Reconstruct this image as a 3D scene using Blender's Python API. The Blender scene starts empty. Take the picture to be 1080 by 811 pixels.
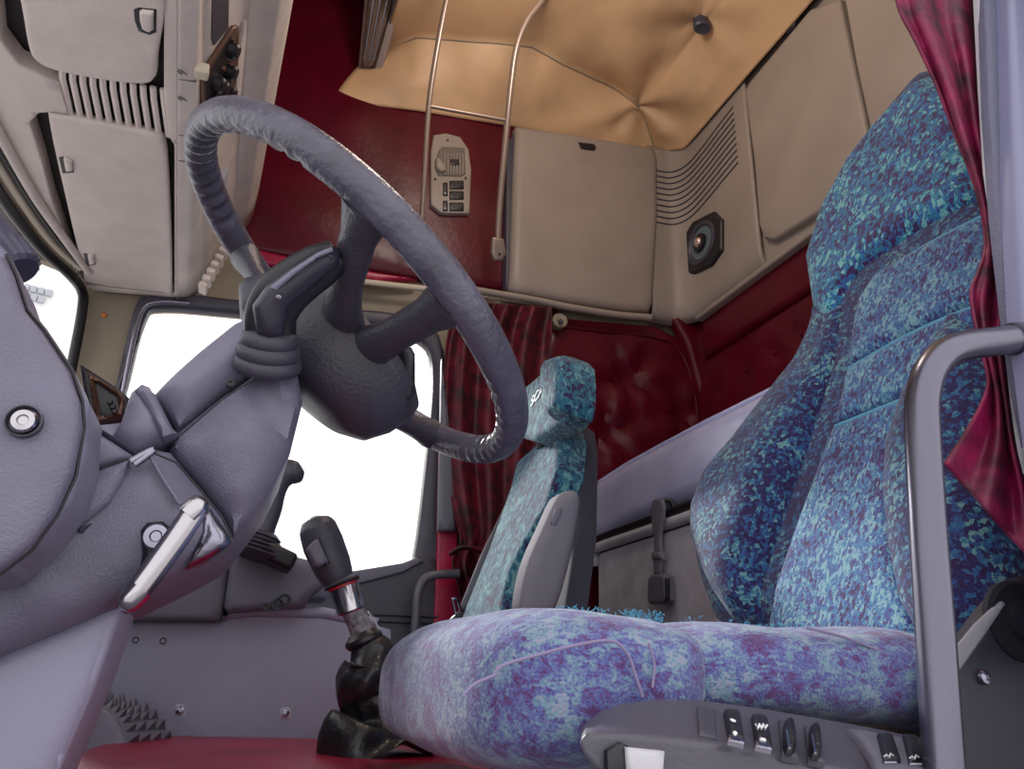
import bpy, bmesh, math, random
import numpy as np
from mathutils import Vector, Matrix
from mathutils.geometry import delaunay_2d_cdt
random.seed(7)
V = Vector
scene = bpy.context.scene
COL = scene.collection

# ------------------------------------------------------------------ camera
FPX, CX, CY = 790.0, 540.0, 405.5
PSI, THE, RHO = (math.radians(a) for a in (19, 22, 2.5))
EYE = V((0, 0, 0.40))
FW = V((math.sin(PSI)*math.cos(THE), math.cos(PSI)*math.cos(THE), math.sin(THE)))
R0 = V((math.cos(PSI), -math.sin(PSI), 0)); U0 = R0.cross(FW)
RT = math.cos(RHO)*R0 + math.sin(RHO)*U0
UP = math.cos(RHO)*U0 - math.sin(RHO)*R0
cd = bpy.data.cameras.new('camera'); cam = bpy.data.objects.new('camera', cd); COL.objects.link(cam)
cam.matrix_world = Matrix(((RT.x, UP.x, -FW.x, EYE.x), (RT.y, UP.y, -FW.y, EYE.y), (RT.z, UP.z, -FW.z, EYE.z), (0, 0, 0, 1)))
cd.sensor_width = 36; cd.lens = FPX/1080*36; cd.clip_start = 0.02
scene.camera = cam

def ray(px, py):
    return FW + RT*((px-CX)/FPX) + UP*((CY-py)/FPX)

class Plane:
    """a real plane of the cab: origin O, in-plane axes A, B and the normal N pointing at the viewer"""
    def __init__(s, O, N, A=None):
        s.O = V(O); s.N = V(N).normalized()
        if A is None:
            A = s.N.cross(V((0, 0, 1))); A = -A if abs(s.N.z) < .95 else V((1, 0, 0))
        A = V(A); s.A = (A - s.N*A.dot(s.N)).normalized(); s.B = s.N.cross(s.A)
    def hit(s, px, py):
        d = ray(px, py); return EYE + d*((s.O-EYE).dot(s.N)/d.dot(s.N))
    def uv(s, p): q = V(p)-s.O; return (q.dot(s.A), q.dot(s.B))
    def px(s, pts): return [s.uv(s.hit(*p)) for p in pts]
    def at(s, u, v, d=0): return s.O + s.A*u + s.B*v + s.N*d
    def off(s, d): return Plane(s.O+s.N*d, s.N, s.A)
def PX(x): return Plane((x, 0, 0), (-1, 0, 0))
def PY(y): return Plane((0, y, 0), (0, -1, 0))
def PZ(z, up=False): return Plane((0, 0, z), (0, 0, 1 if up else -1))
def P(px, py, X=None, Y=None, Z=None):
    return (PX(X) if X is not None else PY(Y) if Y is not None else PZ(Z)).hit(px, py)

# ------------------------------------------------------------------ materials
MATS = {}
def mat(name, col, rough=.5, metal=0., bump=0., bscale=60, var=0., vscale=8, col2=None, sheen=0., coat=0., spec=.5, bdist=.004):
    if name in MATS: return MATS[name]
    m = bpy.data.materials.new(name); m.use_nodes = True; nt = m.node_tree
    b = nt.nodes['Principled BSDF']; b.inputs['Base Color'].default_value = (*col, 1)
    b.inputs['Roughness'].default_value = rough; b.inputs['Metallic'].default_value = metal
    b.inputs['Specular IOR Level'].default_value = spec
    if sheen: b.inputs['Sheen Weight'].default_value = sheen
    if coat: b.inputs['Coat Weight'].default_value = coat; b.inputs['Coat Roughness'].default_value = .15
    tc = nt.nodes.new('ShaderNodeTexCoord')
    if var or col2:
        n = nt.nodes.new('ShaderNodeTexNoise'); n.inputs['Scale'].default_value = vscale; n.inputs['Detail'].default_value = 6
        nt.links.new(tc.outputs['Object'], n.inputs['Vector'])
        r = nt.nodes.new('ShaderNodeValToRGB'); nt.links.new(n.outputs['Fac'], r.inputs['Fac'])
        c2 = col2 or tuple(min(1, c*(1+var)) for c in col); c1 = col if col2 else tuple(c*(1-var) for c in col)
        r.color_ramp.elements[0].position = .35; r.color_ramp.elements[1].position = .65
        r.color_ramp.elements[0].color = (*c1, 1); r.color_ramp.elements[1].color = (*c2, 1)
        nt.links.new(r.outputs['Color'], b.inputs['Base Color'])
    if bump:
        n = nt.nodes.new('ShaderNodeTexNoise'); n.inputs['Scale'].default_value = bscale; n.inputs['Detail'].default_value = 4
        nt.links.new(tc.outputs['Object'], n.inputs['Vector'])
        bp = nt.nodes.new('ShaderNodeBump'); bp.inputs['Strength'].default_value = bump; bp.inputs['Distance'].default_value = bdist
        nt.links.new(n.outputs['Fac'], bp.inputs['Height']); nt.links.new(bp.outputs['Normal'], b.inputs['Normal'])
    MATS[name] = m; return m

def fabric(name, cols, scale=95, lift=1.0, patch=14, weave=420, stretch=(1, 1, .55), cell=1.0, pw=1.7, ww=.9):
    m = bpy.data.materials.new(name); m.use_nodes = True; nt = m.node_tree; N = nt.nodes.new; L = nt.links.new
    b = nt.nodes['Principled BSDF']; b.inputs['Roughness'].default_value = .85; b.inputs['Sheen Weight'].default_value = .25
    b.inputs['Specular IOR Level'].default_value = .2
    tc = N('ShaderNodeTexCoord')
    mp = N('ShaderNodeMapping'); mp.inputs['Scale'].default_value = stretch; mp.inputs['Rotation'].default_value = (.5, .3, .4)
    L(tc.outputs['Object'], mp.inputs['Vector'])
    dn = N('ShaderNodeTexNoise'); dn.inputs['Scale'].default_value = 60; dn.inputs['Detail'].default_value = 4; L(mp.outputs['Vector'], dn.inputs['Vector'])
    mx = N('ShaderNodeMixRGB'); mx.blend_type = 'LINEAR_LIGHT'; mx.inputs['Fac'].default_value = 1.1/scale
    L(mp.outputs['Vector'], mx.inputs['Color1']); L(dn.outputs['Color'], mx.inputs['Color2'])
    vo = N('ShaderNodeTexVoronoi'); vo.inputs['Scale'].default_value = scale; L(mx.outputs['Color'], vo.inputs['Vector'])
    sp = N('ShaderNodeSeparateColor'); L(vo.outputs['Color'], sp.inputs['Color'])
    pn = N('ShaderNodeTexNoise'); pn.inputs['Scale'].default_value = patch; pn.inputs['Detail'].default_value = 9; pn.inputs['Roughness'].default_value = .6; L(tc.outputs['Object'], pn.inputs['Vector'])
    ma = N('ShaderNodeMath'); ma.operation = 'MULTIPLY_ADD'; ma.inputs[1].default_value = pw; ma.inputs[2].default_value = -.5*pw+.5*(1-cell); L(pn.outputs['Fac'], ma.inputs[0])
    fn = N('ShaderNodeTexNoise'); fn.inputs['Scale'].default_value = weave; fn.inputs['Detail'].default_value = 3; L(tc.outputs['Object'], fn.inputs['Vector'])
    m3 = N('ShaderNodeMath'); m3.operation = 'MULTIPLY_ADD'; m3.inputs[1].default_value = ww; m3.inputs[2].default_value = -.5*ww; L(fn.outputs['Fac'], m3.inputs[0])
    ad = N('ShaderNodeMath'); ad.operation = 'ADD'; mc = N('ShaderNodeMath'); mc.operation = 'MULTIPLY'; mc.inputs[1].default_value = cell; L(sp.outputs['Red'], mc.inputs[0]); L(mc.outputs[0], ad.inputs[0]); L(ma.outputs[0], ad.inputs[1])
    a2 = N('ShaderNodeMath'); a2.operation = 'ADD'; L(ad.outputs[0], a2.inputs[0]); L(m3.outputs[0], a2.inputs[1])
    r = N('ShaderNodeValToRGB'); r.color_ramp.interpolation = 'LINEAR'
    e = r.color_ramp.elements
    while len(e) < len(cols): e.new(.5)
    for i, c in enumerate(cols): e[i].position = i/(len(cols)-1)*.94+.03; e[i].color = (*(v*lift for v in c), 1)
    L(a2.outputs[0], r.inputs['Fac']); L(r.outputs['Color'], b.inputs['Base Color'])
    bp = N('ShaderNodeBump'); bp.inputs['Strength'].default_value = .5; bp.inputs['Distance'].default_value = .003
    L(fn.outputs['Fac'], bp.inputs['Height']); L(bp.outputs['Normal'], b.inputs['Normal'])
    MATS[name] = m; return m

lav = mat('grained_lavender_grey_plastic', (.155, .145, .21), .38, bump=.4, bscale=480, var=.08, vscale=30, bdist=.003)
lavflat = mat('smooth_lavender_grey_plastic', (.185, .176, .25), .42, bump=.1, bscale=300, var=.05)
dgrey = mat('dark_grey_plastic', (.055, .053, .075), .42, bump=.2, bscale=300)
mgrey = mat('mid_grey_plastic', (.14, .135, .18), .5, bump=.2, bscale=200, var=.08)
black = mat('black_plastic', (.012, .011, .016), .4)
blackdeep = mat('deep_black_void', (.003, .003, .004), .8)
wheelm = mat('worn_wheel_rubber', (.085, .08, .115), .30, bump=.5, bscale=130, var=.2, vscale=30, bdist=.004)
hubm = mat('wheel_hub_leather_grain', (.05, .046, .064), .36, bump=.35, bscale=260, bdist=.004)
rubber = mat('black_bellows_rubber', (.048, .044, .068), .5, bump=.2, bscale=200)
beige = mat('beige_console_plastic', (.70, .61, .55), .45, bump=.15, bscale=320, var=.06, vscale=14)
beiged = mat('taupe_locker_plastic', (.33, .275, .235), .5, bump=.12, bscale=260, var=.06, vscale=6)
cream = mat('cream_trim', (.62, .54, .42), .5)
tan = mat('tan_vinyl_headliner', (.70, .44, .24), .5, bump=.1, bscale=40, var=.10, vscale=5)
olive = mat('olive_tan_pillar_trim', (.30, .25, .18), .6, bump=.1, var=.08)
red = mat('dark_red_padded_leather', (.095, .0008, .0105), .34, bump=.15, bscale=45, var=.15, vscale=10, spec=.35, bdist=.006)
redmat = mat('crimson_vinyl_floor_cover', (.36, .006, .048), .34, bump=.2, bscale=60, var=.12)
velvet = mat('burgundy_crushed_velvet', (.035, .0005, .010), .55, bump=.6, bscale=50, col2=(.26, .003, .065), vscale=26)
velvetd = mat('dark_burgundy_crushed_velvet', (.02, .0004, .004), .6, bump=.5, bscale=50, col2=(.15, .002, .018), vscale=30)
bluev = mat('sheen_paled_blue_vinyl', (.60, .62, .92), .30, coat=.8, bump=.25, bscale=25, var=.12, vscale=9)  # blue vinyl paled towards lavender: whitish window reflection put into the base colour
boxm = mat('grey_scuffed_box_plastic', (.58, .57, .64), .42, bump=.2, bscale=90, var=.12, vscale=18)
chrome = mat('chrome', (.46, .44, .47), .2, metal=1)
steel = mat('brushed_steel_tube', (.30, .29, .36), .24, metal=1, bump=.1, bscale=180)
handlem = mat('grey_handle_tube', (.15, .145, .19), .27, metal=.85)
darksteel = mat('painted_grey_tube', (.10, .095, .12), .35)
bronze = mat('warm_grey_rail_tube', (.36, .27, .22), .35, metal=.5)
copper = mat('copper_rim', (.16, .08, .055), .4, metal=.5)
white = mat('white_plastic', (.5, .49, .53), .5)
whitecloth = mat('white_lining', (.75, .72, .75), .7)
redring = mat('red_plastic_ring', (.6, .02, .03), .4)
orange = mat('orange_plug', (.6, .2, .05), .5)
leather = mat('black_boot_leather', (.014, .013, .017), .33, bump=.3, bscale=120, spec=.6, bdist=.004)
belt = mat('grey_belt_webbing', (.16, .155, .19), .7, bump=.3, bscale=300)
navy = mat('dark_navy_trim', (.008, .008, .02), .5)
thread = mat('pale_thread', (.24, .2, .34), .8)
lavlight = mat('lit_lavender_plastic', (.30, .29, .40), .42, bump=.1, bscale=300, var=.05)  # lighter copy of the lavender plastic: light from below put into the colour
groove = mat('dark_brown_recess', (.045, .038, .036), .7)
tealthread = mat('teal_frayed_thread', (.10, .42, .62), .9)
silverprint = mat('white_print', (.85, .87, .9), .6)
shellm = mat('seat_shell_plastic', (.05, .05, .07), .75, spec=.15)
greyprint = mat('grey_print', (.5, .5, .53), .7)
pillar = mat('lavender_door_pillar', (.20, .20, .32), .4, bump=.1, bscale=200)
pillarg = mat('grained_pillar_band', (.13, .13, .20), .6, bump=.6, bscale=500)
purple, navyb, blue, teal, mint = (.055, .022, .13), (.035, .05, .24), (.06, .15, .48), (.06, .33, .50), (.30, .62, .66)
fab_back = fabric('seat_fabric_blue_teal', [purple, navyb, purple, (.06, .05, .2), blue, (.06, .2, .5), teal, mint], 240, .48, stretch=(1, .7, .8))
fab_ins = fabric('seat_fabric_blue_teal_panel', [purple, (.12, .05, .2), blue, (.10, .24, .55), teal, (.35, .55, .75), mint], 270, .62, cell=.8, ww=1.2)
fab_head = fabric('seat_fabric_lit_head', [purple, (.08, .02, .15), (.04, .12, .5), (.03, .38, .7), purple, (.05, .5, .7), (.3, .72, .72)], 180, .68)  # brighter cyan on the head section is light painted into the fabric
fab_cush = fabric('seat_fabric_worn_lit_cushion', [(.13, .06, .22), (.19, .08, .25), (.15, .13, .40), (.14, .20, .52), (.25, .24, .50), (.20, .38, .52), (.30, .46, .56), (.42, .44, .62)], 240, .66, patch=38, stretch=(.5, 1, 1), cell=.45, pw=2.2, ww=1.3)  # washed lavender tones: light falling on the worn cushion, put into the colour
fab_pass = fabric('passenger_seat_fabric', [purple, (.02, .04, .16), (.03, .2, .32), teal, (.04, .12, .3), (.12, .5, .58), mint], 150, .5)

def glass(name='clear_window_glass', tint=(1, 1, 1)):
    m = bpy.data.materials.new(name); m.use_nodes = True; nt = m.node_tree; nt.nodes.clear()
    o = nt.nodes.new('ShaderNodeOutputMaterial'); t = nt.nodes.new('ShaderNodeBsdfTransparent'); g = nt.nodes.new('ShaderNodeBsdfGlossy')
    t.inputs['Color'].default_value = (*tint, 1)
    g.inputs['Roughness'].default_value = .03; f = nt.nodes.new('ShaderNodeFresnel'); f.inputs['IOR'].default_value = 1.35
    x = nt.nodes.new('ShaderNodeMixShader'); nt.links.new(f.outputs[0], x.inputs[0]); nt.links.new(t.outputs[0], x.inputs[1]); nt.links.new(g.outputs[0], x.inputs[2])
    nt.links.new(x.outputs[0], o.inputs['Surface']); return m
glassm = glass()
lensm = glass('clear_lamp_lens', (.92, .88, .85))

# ------------------------------------------------------------------ object helpers
def world_loc(o):
    l = V(o.location)
    while o.parent is not None: o = o.parent; l = l + V(o.location)
    return l
def link(o, parent=None):
    COL.objects.link(o)
    if parent is not None: o.parent = parent
def root(name, label, cat, loc, group=None):
    o = bpy.data.objects.new(name, None); o.empty_display_size = .05; COL.objects.link(o); o.location = loc
    o['label'] = label; o['category'] = cat
    if group: o['group'] = group
    return o
def tag(o, label, cat, group=None):
    o['label'] = label; o['category'] = cat
    if group: o['group'] = group
    return o
def struct(o): o['kind'] = 'structure'; return o

def mk(name, verts, faces, m, parent=None, smooth=True, ang=42, bevel=0, seg=3, sub=0):
    me = bpy.data.meshes.new(name)
    vs = [V(v) for v in verts]
    lo = V((min(v.x for v in vs), min(v.y for v in vs), min(v.z for v in vs))); hi = V((max(v.x for v in vs), max(v.y for v in vs), max(v.z for v in vs)))
    c = (lo+hi)/2
    me.from_pydata([v-c for v in vs], [], [tuple(f) for f in faces]); me.update()
    bm = bmesh.new(); bm.from_mesh(me); bmesh.ops.recalc_face_normals(bm, faces=bm.faces); bm.to_mesh(me); bm.free()
    me.materials.append(m)
    o = bpy.data.objects.new(name, me); link(o, parent)
    o.location = c - (world_loc(parent) if parent is not None else V((0, 0, 0)))
    if bevel:
        bv = o.modifiers.new('bevel', 'BEVEL'); bv.width = bevel; bv.segments = seg; bv.limit_method = 'ANGLE'; bv.angle_limit = math.radians(35)
        bv.harden_normals = False
    if sub:
        s = o.modifiers.new('sub', 'SUBSURF'); s.levels = sub; s.render_levels = sub
    if smooth:
        me.polygons.foreach_set('use_smooth', [True]*len(me.polygons))
        if ang and not sub: me.set_sharp_from_angle(angle=math.radians(ang))
    return o

class MB:
    def __init__(s): s.v = []; s.f = []
    def add(s, v, f): n = len(s.v); s.v += [V(q) for q in v]; s.f += [tuple(i+n for i in q) for q in f]; return s
    def build(s, name, m, parent=None, **k): return mk(name, s.v, s.f, m, parent, **k)

def smooth_path(pts, n=8, closed=False):
    pts = [V(p) for p in pts]; out = []; N = len(pts)
    for i in range(N if closed else N-1):
        if closed: p0, p1, p2, p3 = pts[i-1], pts[i], pts[(i+1) % N], pts[(i+2) % N]
        else: p0, p1, p2, p3 = pts[max(i-1, 0)], pts[i], pts[i+1], pts[min(i+2, N-1)]
        for k in range(n):
            t = k/n
            out.append(.5*((2*p1)+(p2-p0)*t+(2*p0-5*p1+4*p2-p3)*t*t+(3*p1-p0-3*p2+p3)*t**3))
    if not closed: out.append(pts[-1])
    return out
def tube_geo(pts, r, n=14, closed=False, flat=1.0, up=None, rfn=None):
    pts = [V(p) for p in pts]; N = len(pts); vs = []; fs = []
    prev = None
    for i, p in enumerate(pts):
        a = pts[i-1] if (i > 0 or closed) else p; b = pts[(i+1) % N] if (i < N-1 or closed) else p
        t = (b-a).normalized()
        if prev is None:
            g = V(up) if up is not None else (V((0, 0, 1)) if abs(t.z) < .9 else V((1, 0, 0)))
        else: g = prev
        x = (g - t*g.dot(t)).normalized(); prev = x; y = t.cross(x)
        rr = r[i] if isinstance(r, (list, tuple)) else r
        for k in range(n):
            an = 2*math.pi*k/n
            q = rfn(i, an) if rfn else 1
            vs.append(p + (x*math.cos(an)*rr*flat + y*math.sin(an)*rr)*q)
    for i in range(N if closed else N-1):
        j = (i+1) % N
        for k in range(n): fs.append((i*n+k, i*n+(k+1) % n, j*n+(k+1) % n, j*n+k))
    if not closed: fs.append(tuple(range(n))[::-1]); fs.append(tuple((N-1)*n+k for k in range(n)))
    return vs, fs
def tube(name, pts, r, m, parent=None, sm=0, **k):
    if sm:
        q = smooth_path(pts, sm)
        if isinstance(r, (list, tuple)):
            R = [];
            for i in range(len(r)-1): R += [r[i]+(r[i+1]-r[i])*j/sm for j in range(sm)]
            r = R+[r[-1]]
        pts = q
    v, f = tube_geo(pts, r, **k); return mk(name, v, f, m, parent)
def box_geo(c, size, M=None):
    c = V(c); v = []
    for x in (-.5, .5):
        for y in (-.5, .5):
            for z in (-.5, .5):
                q = V((x*size[0], y*size[1], z*size[2])); v.append(c + (M @ q if M is not None else q))
    return v, [(0, 1, 3, 2), (4, 6, 7, 5), (0, 4, 5, 1), (2, 3, 7, 6), (0, 2, 6, 4), (1, 5, 7, 3)]
def box(name, c, size, m, parent=None, M=None, bevel=.003, **k):
    v, f = box_geo(c, size, M); return mk(name, v, f, m, parent, bevel=bevel, **k)
def axes(N, A=None):
    N = V(N).normalized(); A = V(A) if A is not None else (V((0, 0, 1)) if abs(N.z) < .9 else V((1, 0, 0)))
    A = (A-N*A.dot(N)).normalized(); return N, A, N.cross(A)
def lathe_geo(O, N, prof, n=32, sx=1, sy=1, A=None):
    O = V(O); N, A, B = axes(N, A); v = []; f = []; M = len(prof)
    for h, r in prof:
        for k in range(n):
            a = 2*math.pi*k/n; v.append(O+N*h+(A*math.cos(a)*sx+B*math.sin(a)*sy)*max(r, 1e-5))
    for i in range(M-1):
        for k in range(n): f.append((i*n+k, i*n+(k+1) % n, (i+1)*n+(k+1) % n, (i+1)*n+k))
    f.append(tuple(range(n))[::-1]); f.append(tuple((M-1)*n+k for k in range(n)))
    return v, f
def lathe(name, O, N, prof, m, parent=None, **k):
    v, f = lathe_geo(O, N, prof, **k); return mk(name, v, f, m, parent, ang=35)
def surf(name, fn, nu, nv, m, parent=None, thick=0, smooth=True, ang=0):
    v = [fn(i/nu, j/nv) for j in range(nv+1) for i in range(nu+1)]
    f = [(j*(nu+1)+i, j*(nu+1)+i+1, (j+1)*(nu+1)+i+1, (j+1)*(nu+1)+i) for j in range(nv) for i in range(nu)]
    o = mk(name, v, f, m, parent, smooth, ang)
    if thick:
        s = o.modifiers.new('solid', 'SOLIDIFY'); s.thickness = thick; s.offset = 0
    return o
def lerp_path(pts, t):
    pts = [V(p) for p in pts]; n = len(pts)-1; x = min(max(t, 0), 1)*n; i = min(int(x), n-1); return pts[i].lerp(pts[i+1], x-i)

def seg_dist(px, py, poly):
    a = np.array(poly); b = np.roll(a, -1, 0); d = b-a
    p = np.stack([px, py], -1)[:, None, :]
    t = np.clip(((p-a)*d).sum(-1)/np.maximum((d*d).sum(-1), 1e-12), 0, 1)
    return np.sqrt((((a+t[..., None]*d)-p)**2).sum(-1)).min(1)
def inside(px, py, poly):
    a = np.array(poly); b = np.roll(a, -1, 0); X = px[:, None]; Y = py[:, None]
    c = ((a[:, 1] > Y) != (b[:, 1] > Y)) & (X < (b[:, 0]-a[:, 0])*(Y-a[:, 1])/(b[:, 1]-a[:, 1]+1e-15)+a[:, 0])
    return c.sum(1) % 2 == 1
def resample(poly, step):
    out = []; n = len(poly)
    for i in range(n):
        a = np.array(poly[i]); b = np.array(poly[(i+1) % n]); k = max(1, int(round(np.hypot(*(b-a))/step)))
        for j in range(k): out.append(tuple(a+(b-a)*j/k))
    return out
def rounded(poly, n=4):
    return [(q.x, q.y) for q in smooth_path([V((p[0], p[1], 0)) for p in poly], n, True)]
def puff(name, plane, poly, m, parent=None, R=.02, H=.01, back=.02, step=None, holes=(), fn=None, curve=False, ang=50, p3=None):
    """a padded or moulded panel: the outline POLY (in-plane metres), rounded over the rim width R to the height H, BACK thick behind the plane"""
    if curve: poly = rounded(poly)
    xs = [p[0] for p in poly]; ys = [p[1] for p in poly]; size = max(max(xs)-min(xs), max(ys)-min(ys))
    step = step or size/26
    bd = resample(poly, step); hs = [resample(rounded(h) if curve else h, step) for h in holes]
    loops = [bd]+hs
    def dist(x, y): return np.min([seg_dist(x, y, l) for l in loops], 0)
    cand = []
    for l in loops:
        a = np.array(l); t = np.roll(a, -1, 0)-np.roll(a, 1, 0); t /= np.maximum(np.linalg.norm(t, axis=1, keepdims=True), 1e-9)
        for s in (1, -1):
            nn = np.stack([-t[:, 1], t[:, 0]], 1)*s
            for k in (.1, .35, .68, 1.0):
                q = a+nn*R*k; dd = dist(q[:, 0], q[:, 1]); ok = (np.abs(dd-R*k) < R*.06)
                cand += [tuple(z) for z in q[ok]]
    gx, gy = np.meshgrid(np.arange(min(xs), max(xs), step), np.arange(min(ys), max(ys), step)); gx = gx.ravel(); gy = gy.ravel()
    dd = dist(gx, gy); ok = dd > R+step*.4
    cand += list(zip(gx[ok], gy[ok]))
    if cand:
        c = np.array(cand); ins = inside(c[:, 0], c[:, 1], bd)
        for h in hs: ins &= ~inside(c[:, 0], c[:, 1], h)
        c = c[ins]
    else: c = np.zeros((0, 2))
    pts = []; edges = []
    for l in loops:
        n0 = len(pts); pts += [V(p) for p in l]; edges += [(n0+i, n0+(i+1) % len(l)) for i in range(len(l))]
    pts += [V((float(a), float(b))) for a, b in c]
    vo, eo, fo, ov, _, _ = delaunay_2d_cdt(pts, edges, [], 0, 1e-7)
    A = np.array([(q.x, q.y) for q in vo]); F = [f for f in fo]
    cen = np.array([A[list(f)].mean(0) for f in F]); ok = inside(cen[:, 0], cen[:, 1], bd)
    for h in hs: ok &= ~inside(cen[:, 0], cen[:, 1], h)
    F = [f for f, k in zip(F, ok) if k]
    d = dist(A[:, 0], A[:, 1]); t = np.clip(d/R, 0, 1); hgt = H*np.sqrt(np.clip(1-(1-t)**2, 0, 1))
    if fn is not None: hgt = hgt + np.array([fn(x, y, dd_) for (x, y), dd_ in zip(A, d)])
    mp = p3 or plane.at
    front = [mp(A[i, 0], A[i, 1], hgt[i]) for i in range(len(A))]; nb = len(A)
    verts = front + [mp(A[i, 0], A[i, 1], -back) for i in range(nb)]
    faces = list(F) + [tuple(nb+i for i in f[::-1]) for f in F]
    cnt = {}
    for f in F:
        for i in range(len(f)):
            e = (f[i], f[(i+1) % len(f)]); cnt[tuple(sorted(e))] = cnt.get(tuple(sorted(e)), []) + [e]
    for e, l in cnt.items():
        if len(l) == 1: a, b = l[0]; faces.append((b, a, nb+a, nb+b))
    used = sorted({i for f in faces for i in f}); re_ = {i: k for k, i in enumerate(used)}
    return mk(name, [verts[i] for i in used], [tuple(re_[i] for i in f) for f in faces], m, parent, ang=ang)
def ppx(name, plane, pxs, m, parent=None, holes=(), **k):
    return puff(name, plane, plane.px(pxs), m, parent, holes=[plane.px(h) for h in holes], **k)
def textobj(name, body, size, plane, p, m, parent=None, rot=0, depth=.0006, align='CENTER'):
    cu = bpy.data.curves.new(name, 'FONT'); cu.body = body; cu.size = size; cu.extrude = depth; cu.align_x = align; cu.align_y = 'CENTER'
    cu.materials.append(m); o = bpy.data.objects.new(name, cu); link(o, parent)
    a = plane.A*math.cos(rot)+plane.B*math.sin(rot); b = plane.N.cross(a)
    COL.objects.unlink(o); bpy.data.objects.remove(o)
    o = bpy.data.objects.new(name+'_flat', cu); COL.objects.link(o); dg = bpy.context.evaluated_depsgraph_get()
    me = bpy.data.meshes.new_from_object(o.evaluated_get(dg)); bpy.data.objects.remove(o); me.name = name
    if not me.materials: me.materials.append(m)
    o = bpy.data.objects.new(name, me); link(o, parent)
    M = Matrix((a, b, plane.N)).transposed().to_4x4(); M.translation = V(p)-(world_loc(parent) if parent is not None else V((0, 0, 0)))
    o.matrix_local = M; return o
def screw(name, p, N, r, m=chrome, parent=None):
    v, f = lathe_geo(p, N, [(-.002, r), (.001, r), (.003, r*.85), (.0035, r*.45), (.002, r*.35), (.002, 0)], n=24)
    return mk(name, v, f, m, parent, ang=30)
# ================================================================== THE SETTING
from mathutils import noise as mnoise
def dimples(plane, pxs, depth, rad, folds=0):
    c = [plane.uv(plane.hit(*p)) for p in pxs]
    def fn(x, y, d):
        s = 0
        for i, (a, b) in enumerate(c):
            q = math.hypot(x-a, y-b)
            s -= depth*math.exp(-(q/rad)**2)
            if folds: s += folds*math.sin(math.atan2(y-b, x-a)*5+i*1.3)*math.exp(-((q-rad*1.6)/(rad*1.4))**2)
        return s
    return fn
wall = PY(2.1)
WIN = [(112, 640), (120, 470), (136, 400), (153, 338), (172, 326), (260, 333), (400, 345), (440, 358), (456, 386), (450, 480), (437, 586), (425, 598), (360, 607), (300, 625), (200, 640)]
WIN = [(q.x, q.y) for q in smooth_path([V((a, b, 0)) for a, b in WIN], 4, True)]
o = puff('wall_passenger', wall, [(-.56, .05)] + wall.px([(68, 430), (80, 375), (88, 325), (86, 304), (70, 285)]) + [(-.75, 1.45), (-.75, 2.8), (1.5, 2.8), (1.5, .05)], olive, R=.004, H=.001, back=.03, step=.09, holes=[wall.px(WIN)])
struct(o)
# red lining of the upper side wall, pulled into soft folds
up = PY(2.085)
def upfold(x, y, d):
    return .010*math.sin(14*(y-1.62)+5*x)*math.exp(-((x-.05)/.35)**2)*min(1, d/.05) + .006*mnoise.noise(V((x*4, y*6, 0)))*min(1, d/.04)
o = ppx('wall_upper', up, [(200, -160), (236, 180), (252, 262), (300, 271), (440, 296), (536, 308), (542, 280), (545, 140), (700, 165), (700, -160)], red, R=.03, H=.014, back=.012, fn=upfold, step=.03)
struct(o)
o = ppx('trim_1', PY(2.055), [(262, 262), (330, 277), (440, 295), (400, 297), (330, 287), (272, 279)], redmat, R=.01, H=.01, back=.02, step=.02); struct(o)
# cream curtain rail above the door
o = tube('curtain_rail', [P(278, 285, Y=2.05), P(400, 299, Y=2.05), P(480, 308, Y=2.05), P(577, 321, Y=2.05)], .0075, cream, flat=1.3)
tag(o, 'thin cream curtain rail running along the side wall above the passenger door', 'rail')
o2 = box('rail_clip', P(568, 320, Y=2.04), (.05, .012, .012), cream, o)
# passenger door, its frame and glass
door = PY(2.07)
FRO = [(100, 660), (108, 470), (124, 400), (142, 325), (158, 311), (185, 309), (260, 318), (400, 329), (446, 340), (468, 372), (470, 480), (466, 560), (462, 680), (300, 680)]
FRO = [(q.x, q.y) for q in smooth_path([V((a, b, 0)) for a, b in FRO], 3, True)]
o = ppx('window_1', door, FRO, dgrey, holes=[WIN], R=.018, H=.018, back=.02, step=.03); struct(o)
g = ppx('pane', PY(2.095), [(108, 645), (132, 400), (150, 335), (172, 322), (260, 329), (400, 341), (444, 354), (460, 384), (454, 480), (441, 590), (425, 603), (300, 632)], glassm, o, R=.002, H=.0, back=.004, step=.2)
seal = tube('window_seal', [PY(2.05).hit(*p) for p in [(107, 560), (120, 460), (130, 410), (147, 334), (164, 319), (200, 320)]], .006, steel, o, sm=5)
o = ppx('door_1', PY(2.06), [(240, 622), (300, 618), (365, 606), (424, 597), (440, 586), (462, 590), (466, 760), (240, 760)], dgrey, R=.02, H=.02, back=.02, step=.03); struct(o)
s = ppx('door_sill', PY(2.035), [(330, 617), (368, 603), (424, 594), (440, 588), (447, 592), (425, 604), (375, 617), (335, 628)], mgrey, o, R=.006, H=.006, back=.02, step=.02)
for k, yy in enumerate((648, 655)):
    tube('door_groove', [P(395, yy, Y=2.035), P(462, yy+3, Y=2.035)], .0025, black, o)
o = ppx('trim_2', PY(2.03), [(470, 372), (478, 370), (476, 440), (484, 500), (494, 560), (486, 560), (478, 510), (469, 440)], cream, R=.004, H=.004, back=.012, step=.02); struct(o)
o = ppx('trim_3', PY(2.04), [(463, 470), (474, 470), (482, 560), (486, 700), (455, 700), (461, 580)], redmat, R=.006, H=.006, back=.02, step=.03); struct(o)
o = ppx('trim_4', PY(2.0), [(466, 378), (477, 478), (480, 560), (462, 560), (464, 470)], mat('grey_pillar_trim', (.12, .12, .15), .45), R=.01, H=.008, back=.015, step=.03); struct(o)
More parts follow.
